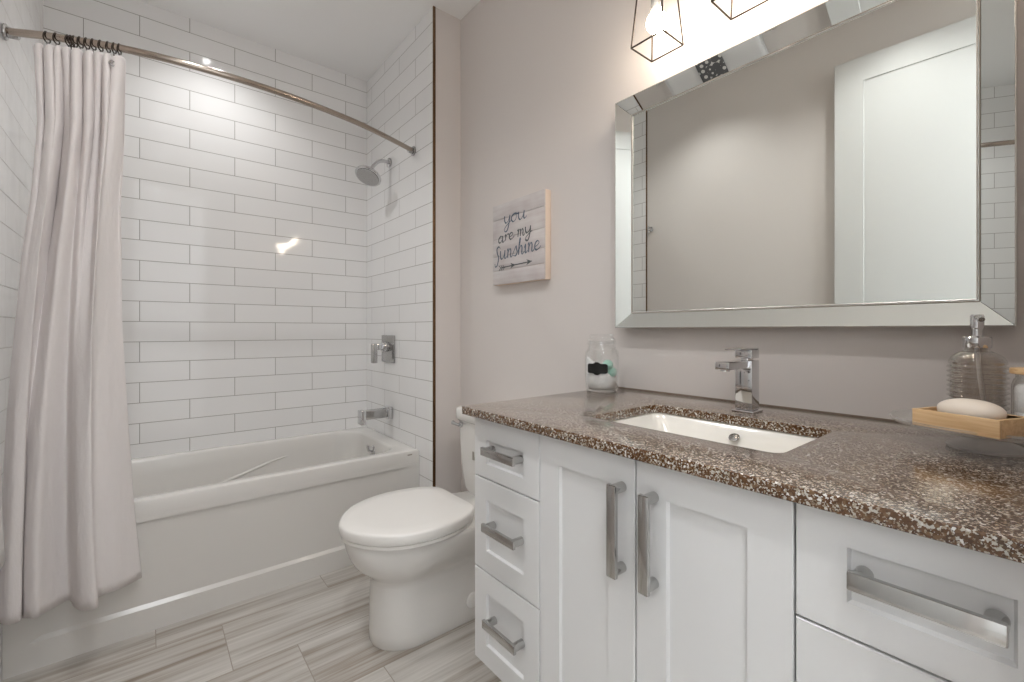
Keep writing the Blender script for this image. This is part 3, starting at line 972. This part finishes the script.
loft(b, [mring(iy0 - 0.002, iy1 + 0.002, iz0 - 0.002, iz1 + 0.002, XI + 0.006), mring(iy0 - 0.001, iy1 + 0.001, iz0 - 0.001, iz1 + 0.001, XI + 0.0012), mring(iy0 + BV, iy1 - BV, iz0 + BV, iz1 - BV, XI + 0.00119)])
obj('mirror_glass', b, M['mirror'], mi, 1)
b = bm_new()
loft(b, [mring(oy0, oy1, oz0, oz1, XV - 0.0005), mring(oy0 - 0.0012, oy1 + 0.0012, oz0 - 0.0012, oz1 + 0.0012, XO + 0.001), mring(oy0 + 0.0006, oy1 - 0.0006, oz0 + 0.0006, oz1 - 0.0006, XO - 0.0006),
         mring(oy0 + 0.002, oy1 - 0.002, oz0 + 0.002, oz1 - 0.002, XO + 0.0052), mring(iy0, iy1, iz0, iz1, XI + 0.0062), ], True, True)
obj('frame_back', b, M['silver_edge'], mi, 20)
b = bm_new()
def bead_loop(bm, e, x, r):
    cs = [(x, iy0 + e, iz0 + e), (x, iy1 - e, iz0 + e), (x, iy1 - e, iz1 - e), (x, iy0 + e, iz1 - e)]
    for k in range(4):
        tube(bm, [cs[k], cs[(k + 1) % 4]], r, 8)
bead_loop(b, 0.0042, XI + 0.0005, 0.0016)
obj('inner_bead', b, M['silver_edge'], mi)
b = bm_new()
bead_loop(b, 0.0006, XI - 0.0002, 0.0014)
obj('inner_gap', b, M['gap'], mi)

# ---------------------------------------------------------------- vanity light with wire cages
vl = thing('vanity_light', 'dark wire cage vanity light with glowing bulbs on the wall above the mirror', 'wall light', (XV, 0.53, 2.30))
LX, LZ = 1.207, 2.03
obj('wall_plate', rbox(bm_new(), XV - 0.022, XV - 0.0005, 0.53 - 0.32, 0.53 + 0.32, 2.32, 2.40, 0.004), M['bronze'], vl)
cage_top = 2.30
for ly in (0.783, 0.53, 0.277):
    h, ht = 0.0545, 0.033
    b = bm_new()
    lo = [(LX + sx * h, ly + sy_ * h, LZ) for sx, sy_ in ((-1, -1), (1, -1), (1, 1), (-1, 1))]
    hi = [(LX + sx * ht, ly + sy_ * ht, cage_top) for sx, sy_ in ((-1, -1), (1, -1), (1, 1), (-1, 1))]
    for k in range(4):
        tube(b, [lo[k], lo[(k + 1) % 4]], 0.0026, 8)
        tube(b, [hi[k], hi[(k + 1) % 4]], 0.0026, 8)
        tube(b, [lo[k], hi[k]], 0.0026, 8)
    rbox(b, LX - ht, LX + ht, ly - ht, ly + ht, cage_top - 0.002, cage_top + 0.004, 0.001)
    tube(b, [(LX, ly, cage_top), (LX, ly, 2.355)], 0.007, 12)
    tube(b, [(LX, ly, 2.355), (XV - 0.02, ly, 2.355)], 0.007, 12)
    cg = obj('cage', b, M['bronze'], vl)
    b = bm_new()
    lathe(b, [(0.017, 0.0), (0.0185, 0.004), (0.0185, 0.05), (0.012, 0.06), (0.008, cage_top - 2.14)], LX, ly, 2.14, 28)
    obj('socket', b, M['silver_edge'], cg)
    b = bm_new()
    lathe(b, [(0.0, -0.064), (0.010, -0.0625), (0.020, -0.056), (0.029, -0.045), (0.032, -0.033), (0.030, -0.02), (0.021, -0.007), (0.015, 0.004), (0.013, 0.012)], LX, ly, 2.135, 32)
    obj('bulb', b, emit_mat('glowing_bulb', (1.0, 0.86, 0.70), BULB), cg)

# ---------------------------------------------------------------- plank sign
sg = thing('wall_sign', 'small plank sign lettered you are my sunshine on the greige wall', 'sign', (XV, 1.55, 1.38))
sx = 1.288; s0, s1, t0, t1 = 1.7296, 1.3694, 1.379, 1.757
SW = s0 - s1; SH = t1 - t0
def plank_mat():
    m, nt, b = new_mat('whitewashed_planks')
    geo = nt.nodes.new('ShaderNodeTexCoord'); sep = nt.nodes.new('ShaderNodeSeparateXYZ')
    nt.links.new(geo.outputs['Object'], sep.inputs[0])
    mp = nt.nodes.new('ShaderNodeMapping'); mp.inputs['Scale'].default_value = (8, 6, 60)
    nt.links.new(geo.outputs['Object'], mp.inputs['Vector'])
    n = nt.nodes.new('ShaderNodeTexNoise'); n.inputs['Scale'].default_value = 1; n.inputs['Detail'].default_value = 4
    nt.links.new(mp.outputs[0], n.inputs['Vector'])
    n2 = nt.nodes.new('ShaderNodeTexNoise'); n2.inputs['Scale'].default_value = 9; n2.inputs['Detail'].default_value = 2
    nt.links.new(geo.outputs['Object'], n2.inputs['Vector'])
    r = nt.nodes.new('ShaderNodeValToRGB')
    r.color_ramp.elements[0].position = 0.3; r.color_ramp.elements[0].color = (0.50, 0.44, 0.44, 1)
    r.color_ramp.elements[1].position = 0.7; r.color_ramp.elements[1].color = (0.66, 0.64, 0.63, 1)
    ad = nt.nodes.new('ShaderNodeMix'); ad.data_type = 'FLOAT'; ad.inputs['Factor'].default_value = 0.55
    nt.links.new(n.outputs['Fac'], ad.inputs['A']); nt.links.new(n2.outputs['Fac'], ad.inputs['B'])
    nt.links.new(ad.outputs['Result'], r.inputs[0]); nt.links.new(r.outputs['Color'], b.inputs['Base Color'])
    b.inputs['Roughness'].default_value = 0.7
    return m
M['planks'] = plank_mat()
seams = [0.0, 0.19, 0.43, 0.65, 0.825, 1.0]
b = bm_new()
for a, c in zip(seams[:-1], seams[1:]):
    rbox(b, sx, sx + 0.006, s1, s0, t1 - c * SH + 0.0008, t1 - a * SH - 0.0008, 0.0008)
obj('plank_face', b, M['planks'], sg)
obj('backing', slab(sx + 0.0055, XV - 0.0005, s1, s0, t0, t1, 0.001), M['canvas_edge'], sg)

GL = {
 'y': ([[(0, 1), (.04, .45), (.22, .08), (.48, .3), (.62, 1)], [(.62, 1), (.60, .1), (.45, -.85), (.18, -1.0), (.10, -.6), (.45, -.1), (.85, .25)]], .82),
 'o': ([[(.38, 1), (.08, .8), (.02, .35), (.25, 0), (.52, .25), (.55, .75), (.36, 1.0), (.62, .9), (.85, .8)]], .8),
 'u': ([[(0, 1), (.03, .35), (.22, .02), (.48, .3), (.6, 1)], [(.6, 1), (.6, .25), (.72, .02), (.92, .25)]], .9),
 'a': ([[(.58, .85), (.35, 1), (.06, .7), (.05, .2), (.28, .02), (.52, .4), (.6, 1)], [(.6, 1), (.6, .25), (.72, .02), (.92, .25)]], .9),
 'r': ([[(0, .75), (.14, 1), (.17, .1)], [(.17, .5), (.32, .9), (.5, 1.0), (.62, .85)]], .66),
 'e': ([[(0, .4), (.3, .5), (.52, .75), (.36, 1), (.1, .8), (.06, .3), (.28, .02), (.6, .2), (.75, .4)]], .72),
 'm': ([[(0, .85), (.12, 1), (.13, 0)], [(.13, .45), (.28, .98), (.42, .8), (.42, 0)], [(.42, .45), (.58, .98), (.72, .8), (.74, .15), (.86, .02), (1.0, .25)]], 1.0),
 'n': ([[(0, .85), (.12, 1), (.13, 0)], [(.13, .45), (.32, .98), (.5, .8), (.52, .15), (.64, .02), (.8, .25)]], .8),
 'h': ([[(0, .4), (.2, 1.3), (.24, 1.8), (.14, 1.75), (.10, 1.0), (.10, 0)], [(.10, .45), (.30, .98), (.48, .8), (.50, .15), (.62, .02), (.8, .25)]], .78),
 'i': ([[(0, .6), (.12, 1), (.14, .2), (.25, .02), (.42, .25)], [(.15, 1.42), (.19, 1.50), (.17, 1.42)]], .42),
 's': ([[(0, .25), (.35, 1.1), (.42, .85), (.56, .35), (.36, .0), (.08, .1)]], .66),
 'S': ([[(.62, 1.35), (.42, 1.6), (.16, 1.35), (.26, .8), (.45, .3), (.36, -.5), (.10, -.75), (-.02, -.35)]], .70),
}
def write(bm, text, s_from, s_to, t_base, xh, slant=0.18, rise=0.0, r=0.0026):
    """hand lettering: s along the sign from its left edge, t up from its foot, in sign fractions"""
    total = sum(GL[c][1] if c in GL else 0.5 for c in text)
    k = (s_to - s_from) * SW / total
    x = 0.0
    for c in text:
        if c not in GL:
            x += 0.5; continue
        for st in GL[c][0]:
            pts = []
            for px, py in spline(st, 6):
                s = s_from * SW + (x + px) * k + slant * py * xh * SH
                t = t_base * SH + py * xh * SH + rise * (x / total) * SH
                pts.append((sx - 0.0004, s0 - s, t0 + t))
            n = len(pts)
            t_ = bmesh.new()
            rr = []
            for i in range(n):
                d = Vector(pts[min(i + 1, n - 1)]) - Vector(pts[max(i - 1, 0)])
                rr.append(r * (1.25 if d.z < 0 else 0.7))
            tube(t_, pts, rr, 8)
            for v in t_.verts:
                v.co.x = sx - 0.0004 + (v.co.x - (sx - 0.0004)) * 0.3
            merge(bm, t_)
        x += GL[c][1]
    return bm
b = bm_new()
write(b, 'you', 0.24, 0.68, 0.735, 0.095, 0.12, 0.0, 0.0028)
obj('lettering', b, M['ink'], sg, 60)
b = bm_new()
write(b, 'Sunshine', 0.05, 0.93, 0.305, 0.105, 0.10, 0.035, 0.0028)
obj('lettering', b, M['ink'], sg, 60)
b = bm_new()
write(b, 'are', 0.12, 0.44, 0.515, 0.082, 0.10, 0.02, 0.0027)
obj('lettering', b, M['ink_grey'], sg, 60)
b = bm_new()
write(b, 'my', 0.50, 0.78, 0.54, 0.082, 0.10, 0.02, 0.0027)
obj('lettering', b, M['ink_grey'], sg, 60)
b = bm_new()
def sgp(s, t):
    return (sx - 0.0004, s0 - s * SW, t0 + t * SH)
tube(b, [sgp(0.17, 0.205), sgp(0.78, 0.222)], 0.0022, 8)
for s, t, sgn in ((0.78, 0.222, 1), (0.47, 0.214, 1)):
    bmv = [b.verts.new(p) for p in (Vector(sgp(s, t)), Vector(sgp(s - 0.10, t + 0.032)), Vector(sgp(s - 0.07, t)), Vector(sgp(s - 0.10, t - 0.036)))]
    bk = [b.verts.new(v.co + Vector((0.0008, 0, 0))) for v in bmv]
    b.faces.new(bmv); b.faces.new(list(reversed(bk)))
    for k in range(4):
        b.faces.new((bmv[k], bk[k], bk[(k + 1) % 4], bmv[(k + 1) % 4]))
for q in (0.17, 0.21, 0.25):
    tube(b, [sgp(q - 0.035, 0.235), sgp(q, 0.206), sgp(q - 0.035, 0.172)], 0.0017, 6)
obj('arrow', b, M['ink_grey'], sg, 60)

# ---------------------------------------------------------------- cotton jar at the left end of the counter
jx, jy = 1.207, 0.998
jar = thing('glass_jar', 'clear glass jar with black label at the left end of the counter', 'jar', (jx, jy, CT))
b = bm_new()
JS = 1.1
outer = [(r * JS, z * JS) for r, z in [(0.044, 0.0), (0.049, 0.003), (0.0515, 0.012), (0.0525, 0.05), (0.0525, 0.112), (0.050, 0.124), (0.044, 0.131), (0.0425, 0.135), (0.0425, 0.143), (0.0455, 0.146), (0.0455, 0.152), (0.042, 0.154)]]
inner = [(r * JS, z * JS) for r, z in [(0.0385, 0.153), (0.0385, 0.136), (0.042, 0.128), (0.047, 0.121), (0.0495, 0.110), (0.0495, 0.05), (0.0485, 0.014), (0.044, 0.008), (0.0, 0.007)]]
lathe(b, [(0.0, 0.001)] + outer + inner, jx, jy, CT, 48)
jb = obj('jar_body', b, M['glass'], jar, 60)
b = bm_new()
lathe(b, [(r * JS, z * JS) for r, z in [(0.0, 0.146), (0.036, 0.146), (0.0365, 0.1545), (0.044, 0.156), (0.0445, 0.160), (0.038, 0.1635), (0.036, 0.168), (0.038, 0.173), (0.034, 0.1765), (0.0, 0.177)]], jx, jy, CT, 40)
obj('jar_lid', b, M['glass'], jar, 60)
# plaque label, bent round the glass and facing the doorway
angv = math.atan2(-jy, -jx)
ang0 = angv - R(16)
outline = []
for px, pz in [(-1, 0.55), (-0.85, 0.75), (-0.35, 0.75), (-0.15, 1.0), (0.15, 1.0), (0.35, 0.75), (0.85, 0.75), (1, 0.55), (1, -0.55), (0.85, -0.75), (0.35, -0.75), (0.15, -1.0), (-0.15, -1.0), (-0.35, -0.75), (-0.85, -0.75), (-1, -0.55)]:
    outline.append((px * 0.037, pz * 0.022))
b = bm_new()
def lab_pt(q, rr):
    a = ang0 + q[0] / 0.0580
    return (jx + rr * math.cos(a), jy + rr * math.sin(a), CT + 0.080 + q[1])
cols = 9
def strip(rr):
    top, bot = [], []
    for k in range(cols * 2 + 1):
        x = -0.036 + 0.072 * k / (cols * 2)
        ax = abs(x) / 0.036
        z = 0.0215 if ax < 0.15 else (0.0215 - 0.0054 * (ax - 0.15) / 0.2 if ax < 0.35 else (0.0161 if ax < 0.85 else 0.0161 - 0.0045 * (ax - 0.85) / 0.15))
        top.append(lab_pt((x, z), rr)); bot.append(lab_pt((x, -z), rr))
    return top, bot
t1_, b1_ = strip(0.0582); t2_, b2_ = strip(0.0588)
loft(b, [t1_, t2_, b2_, b1_, t1_], False, False, closed=False)
obj('chalk_label', b, M['black'], jb, 30, label='black plaque-shaped label')
# white cotton heap with a sloping top
def blob(cx, cy, cz, rx, ry, rz, seed, amp=0.08, n=28, m=18):
    rnd = random.Random(seed)
    ph = [(rnd.uniform(2, 5), rnd.uniform(2, 5), rnd.uniform(0, 6), rnd.uniform(0.4, 1)) for _ in range(5)]
    t = bmesh.new()
    bmesh.ops.create_uvsphere(t, u_segments=n, v_segments=m, radius=1)
    for v in t.verts:
        a = math.atan2(v.co.y, v.co.x); e = math.asin(max(-1, min(1, v.co.z)))
        s = 1 + amp * sum(w * math.sin(p * a + q + r_) * math.cos(p * e) for p, q, r_, w in ph) / 3 * math.cos(e)
        v.co = Vector((cx + v.co.x * rx * s, cy + v.co.y * ry * s, cz + v.co.z * rz * s))
    return t
b = bm_new()
n = 40
rings = []
for rr, zlo in ((0.0, 0.0095), (0.044, 0.0095), (0.050, 0.015), (0.0526, 0.032)):
    rings.append([(jx + max(rr, 1e-4) * math.cos(2 * PI * k / n), jy + max(rr, 1e-4) * math.sin(2 * PI * k / n), CT + zlo) for k in range(n)])
def heap_top(x, y):
    side = (-x * math.sin(angv) + y * math.cos(angv)) / 0.053      # along the view, +/- across it
    return CT + 0.079 - 0.040 * side + 0.004 * math.sin(90 * x + 1) * math.cos(80 * y)
for rr in (0.0526, 0.0495, 0.042, 0.028, 0.014, 0.0):
    ring = []
    for k in range(n):
        x, y = max(rr, 1e-4) * math.cos(2 * PI * k / n), max(rr, 1e-4) * math.sin(2 * PI * k / n)
        ring.append((jx + x, jy + y, heap_top(x, y) - (0.010 if rr > 0.052 else 0.003 if rr > 0.049 else 0)))
    rings.append(ring)
loft(b, rings)
tag(obj('cotton_heap', b, M['cotton'], None, 80), 'heap of white cotton inside the clear glass jar', 'cotton')
side = Vector((-math.sin(angv), math.cos(angv), 0)); frontv = Vector((math.cos(angv), math.sin(angv), 0))
JL = Vector((jx, jy, CT))
for off, fr_, zz, rr, lab in ((0.020, 0.018, 0.090, 0.0175, 'upper pale green cotton ball on the white heap in the jar'), (0.036, 0.012, 0.066, 0.0155, 'lower pale green cotton ball pressed against the side of the jar')):
    p = JL + side * off + frontv * fr_ + Vector((0, 0, zz))
    tag(obj('cotton_ball', blob(p.x, p.y, p.z, rr, rr, rr, 5 + int(off * 1000)), M['mint'], None, 80), lab, 'cotton ball', 'pale green cotton balls in the jar')

# ---------------------------------------------------------------- glass stand with soap things
px_, py_ = 1.13, 0.085
st = thing('cake_stand', 'low clear glass footed plate holding soap things on the counter', 'glass stand', (px_, py_, CT))
b = bm_new()
lathe(b, [(0.0, 0.0345), (0.05, 0.034), (0.11, 0.0355), (0.125, 0.040), (0.129, 0.046), (0.127, 0.049), (0.122, 0.0465), (0.108, 0.0422), (0.05, 0.041), (0.0, 0.041)], px_, py_, CT, 64)
obj('plate', b, M['glass_stand'], st, 60)
b = bm_new()
lathe(b, [(0.0, 0.003), (0.040, 0.0), (0.050, 0.001), (0.0515, 0.005), (0.046, 0.010), (0.028, 0.017), (0.02, 0.025), (0.022, 0.0335), (0.0, 0.0338)], px_, py_, CT, 48)
obj('foot', b, M['glass_foot'], st, 60)
PZ = CT + 0.0415

# bamboo dish: long side runs from the near corner away to the left
near = Vector((0.992, 0.0605)); lv = Vector((0.0413, 0.1062)); lv_n = lv.normalized(); sv_n = Vector((lv_n.y, -lv_n.x))
DL, DW, DH = 0.114, 0.082, 0.0285
dc = near + lv_n * (DL / 2) + sv_n * (DW / 2)
rot = math.atan2(lv_n.y, lv_n.x)
soap_z = PZ + 0.002
dsh = thing('soap_dish', 'rectangular bamboo soap dish on the clear glass stand', 'soap dish', (dc.x, dc.y, soap_z), rot, local=True)
b = bm_new()
w = 0.006
rbox(b, -DL / 2, DL / 2, -DW / 2, -DW / 2 + w, 0, DH, 0.001)
rbox(b, -DL / 2, DL / 2, DW / 2 - w, DW / 2, 0, DH, 0.001)
rbox(b, -DL / 2, -DL / 2 + w, -DW / 2 + w, DW / 2 - w, 0, DH, 0.001)
rbox(b, DL / 2 - w, DL / 2, -DW / 2 + w, DW / 2 - w, 0, DH, 0.001)
obj('dish_wall', b, M['bamboo'], dsh)
b = bm_new()
for k in range(5):
    y = -DW / 2 + w + 0.002 + k * 0.0137
    rbox(b, -DL / 2 + w, DL / 2 - w, y, y + 0.011, 0.004, 0.012, 0.001)
obj('slat_floor', b, M['bamboo'], dsh)
# soap bar
b = bm_new()
t = bmesh.new()
bmesh.ops.create_uvsphere(t, u_segments=40, v_segments=24, radius=1)
for v in t.verts:
    x, y, z = v.co
    f = 1 - 0.12 * (abs(z) ** 3)
    v.co = Vector((math.copysign(abs(x) ** 0.85, x) * 0.042 * f, math.copysign(abs(y) ** 0.85, y) * 0.027 * f, math.copysign(abs(z) ** 0.9, z) * 0.0200))
merge(b, t)
so = obj('soap_bar', b, M['soap'], None, 80)
so.location = (dc.x - sv_n.x * 0.004 - lv_n.x * 0.004, dc.y - sv_n.y * 0.004 - lv_n.y * 0.004, soap_z + 0.012 + 0.0195)
so.rotation_euler = (0, 0, rot)
tag(so, 'cream oval bar of soap resting in the bamboo dish', 'soap')

# ribbed dispenser
bx_, by_ = 1.19, 0.101
dp = thing('soap_dispenser', 'ribbed smoky glass soap dispenser with chrome pump on the glass stand', 'soap dispenser', (bx_, by_, PZ))
b = bm_new()
prof = [(0.0, 0.0), (0.034, 0.0), (0.038, 0.003)]
H0, H1 = 0.006, 0.105
N = 11
for k in range(N * 6 + 1):
    z = H0 + (H1 - H0) * k / (N * 6)
    prof.append((0.0392 + 0.0024 * math.sin(2 * PI * k / 6), z))
prof += [(0.0385, 0.110), (0.035, 0.117), (0.029, 0.123), (0.021, 0.127), (0.017, 0.129), (0.017, 0.134)]
inn = [(0.014, 0.134), (0.014, 0.128), (0.02, 0.123), (0.028, 0.118), (0.034, 0.112), (0.0365, 0.104), (0.0365, 0.008), (0.033, 0.005), (0.0, 0.005)]
lathe(b, prof + inn, bx_, by_, PZ, 56)
obj('bottle', b, M['glass_smoke'], dp, 80)
b = bm_new()
lathe(b, [(0.0185, 0.1335), (0.0195, 0.135), (0.0195, 0.152), (0.018, 0.154), (0.009, 0.1545), (0.0075, 0.156), (0.0075, 0.170), (0.0, 0.170)], bx_, by_, PZ, 36)
pm = obj('pump_collar', b, M['chrome'], dp)
b = bm_new()
ndir = Vector((-0.97, -0.25, 0))
c0 = Vector((bx_, by_, PZ + 0.168))
lathe(b, [(0.0, 0.0), (0.0085, 0.0), (0.0095, 0.003), (0.0095, 0.024), (0.008, 0.027), (0.0, 0.0275)], bx_, by_, PZ + 0.168, 24)
tube(b, [c0 + Vector((0, 0, 0.021)), c0 + ndir * 0.028 + Vector((0, 0, 0.021)), c0 + ndir * 0.034 + Vector((0, 0, 0.017))], [0.006, 0.005, 0.0045], 14)
obj('pump_nozzle', b, M['chrome'], dp)
b = bm_new()
tube(b, [(bx_, by_, PZ + 0.134), (bx_ - 0.004, by_ - 0.004, PZ + 0.08), (bx_ - 0.014, by_ - 0.012, PZ + 0.012)], 0.0035, 10)
obj('dip_tube', b, M['straw'], dp)

# small jar with a wooden lid at the frame edge
wx, wy = 1.163, 0.026
wj = thing('lidded_jar', 'small white-filled glass jar with bamboo lid right of the soap dispenser', 'jar', (wx, wy, PZ))
b = bm_new()
lathe(b, [(0.0, 0.0), (0.028, 0.0), (0.031, 0.003), (0.032, 0.012), (0.032, 0.072), (0.029, 0.082), (0.027, 0.085), (0.027, 0.091), (0.025, 0.091), (0.025, 0.084), (0.0295, 0.071), (0.0295, 0.012), (0.027, 0.005), (0.0, 0.0045)], wx, wy, PZ, 44)
obj('jar_body', b, M['glass'], wj, 60)
b = bm_new()
lathe(b, [(0.0, 0.0915), (0.0325, 0.0915), (0.034, 0.093), (0.034, 0.100), (0.0325, 0.1015), (0.0, 0.102)], wx, wy, PZ, 40)
obj('jar_lid', b, M['bamboo'], wj, 40)
b = bm_new()
lathe(b, [(0.0, 0.006), (0.025, 0.006), (0.0285, 0.012), (0.0285, 0.025), (0.0275, 0.0265), (0.0285, 0.028), (0.029, 0.05), (0.0285, 0.066), (0.024, 0.073), (0.012, 0.076), (0.0, 0.0765)], wx, wy, PZ, 36)
tag(obj('cotton_pads', b, M['cotton'], None, 60), 'white cotton filling inside the bamboo-lidded jar', 'cotton')

# ---------------------------------------------------------------- left wall: hook, towel bar, towels
hk = thing('robe_hook', 'small chrome robe hook on the left wall beside the tile edge', 'hook', (XL, 1.99, 1.93))
b = bm_new()
disc_cyl(b, (XL, 1.99, 1.93), (1, 0, 0), 0.022, 0.008, 28, 0.002)
obj('rosette', b, M['chrome'], hk)
b = bm_new()
tube(b, spline([(XL + 0.006, 1.99, 1.93), (XL + 0.018, 1.99, 1.925), (XL + 0.028, 1.99, 1.935), (XL + 0.032, 1.99, 1.958)], 5), [0.0045] * 16, 12)
tube(b, spline([(XL + 0.012, 1.99, 1.928), (XL + 0.017, 1.99, 1.907), (XL + 0.026, 1.99, 1.902), (XL + 0.030, 1.99, 1.914)], 5), [0.004] * 16, 12)
obj('hook_arm', b, M['chrome'], hk)

BY0, BY1, BZ, BX = 1.03, 1.80, 1.225, XL + 0.062
tb = thing('towel_bar', 'chrome towel bar on the left wall opposite the vanity', 'towel bar', (XL, (BY0 + BY1) / 2, BZ))
b = bm_new(); tube(b, [(BX, BY0, BZ), (BX, BY1, BZ)], 0.009, 16); obj('bar', b, M['chrome'], tb)
for y in (BY0 + 0.01, BY1 - 0.01):
    b = bm_new()
    disc_cyl(b, (XL, y, BZ), (1, 0, 0), 0.025, 0.010, 28, 0.002)
    disc_cyl(b, (XL + 0.008, y, BZ), (1, 0, 0), 0.011, BX - XL, 20)
    obj('bracket', b, M['chrome'], tb)

def hung(y0, y1, rad, th, zf, zb, flare=0.0, ny=24):
    """cloth folded over the bar: front drop to zf, back drop to zb"""
    path = []
    for k in range(15):
        path.append((rad, zf + (BZ - zf) * k / 14, 1 - k / 14))
    for k in range(1, 8):
        a = PI * k / 8
        path.append((rad * math.cos(a), BZ + rad * math.sin(a), 0))
    for k in range(15):
        path.append((-rad, BZ - (BZ - zb) * k / 14, 0))
    bmx = bm_new()
    grid = []
    for j in range(ny + 1):
        v = j / ny
        row = []
        for (dx, z, g) in path:
            wv = 0.004 * math.sin(2 * PI * 2.3 * v + 1) * g
            y = y0 + (y1 - y0) * v + flare * g * g * (2 * v - 1)
            row.append(bmx.verts.new((BX + dx + wv + (0.012 * g * g if dx > 0 else 0), y, z)))
        grid.append(row)
    for a, c in zip(grid[:-1], grid[1:]):
        for i in range(len(path) - 1):
            bmx.faces.new((a[i], a[i + 1], c[i + 1], c[i]))
    return bmx
b = hung(1.115, 1.725, 0.0145, 0.008, 0.565, 0.72, 0.012)
o = obj('bath_towel', b, M['towel'], None, 60)
s_ = o.modifiers.new('thick', 'SOLIDIFY'); s_.thickness = 0.008; s_.offset = 0
tag(o, 'long pale grey bath towel hanging folded over the left wall towel bar', 'towel')
def pattern_mat():
    m, nt, bb = new_mat('patterned_towel')
    tc = nt.nodes.new('ShaderNodeTexCoord')
    v = nt.nodes.new('ShaderNodeTexVoronoi'); v.feature = 'F1'; v.inputs['Scale'].default_value = 24
    v.inputs['Randomness'].default_value = 0.35
    nt.links.new(tc.outputs['Object'], v.inputs['Vector'])
    w_ = nt.nodes.new('ShaderNodeMath'); w_.operation = 'SINE'
    k_ = nt.nodes.new('ShaderNodeMath'); k_.operation = 'MULTIPLY'; k_.inputs[1].default_value = 10
    nt.links.new(v.outputs['Distance'], k_.inputs[0]); nt.links.new(k_.outputs[0], w_.inputs[0])
    r = nt.nodes.new('ShaderNodeValToRGB'); r.color_ramp.interpolation = 'CONSTANT'
    r.color_ramp.elements[0].color = (0.10, 0.10, 0.105, 1)
    r.color_ramp.elements[1].position = 0.35; r.color_ramp.elements[1].color = (0.62, 0.60, 0.58, 1)
    nt.links.new(w_.outputs[0], r.inputs[0]); nt.links.new(r.outputs['Color'], bb.inputs['Base Color'])
    bb.inputs['Roughness'].default_value = 0.9
    return m
b = hung(1.335, 1.50, 0.0235, 0.006, 0.86, 0.98, 0.0)
o = obj('hand_towel', b, pattern_mat(), None, 60)
s_ = o.modifiers.new('thick', 'SOLIDIFY'); s_.thickness = 0.005; s_.offset = 0
tag(o, 'dark patterned hand towel hung over the middle of the grey bath towel', 'towel')
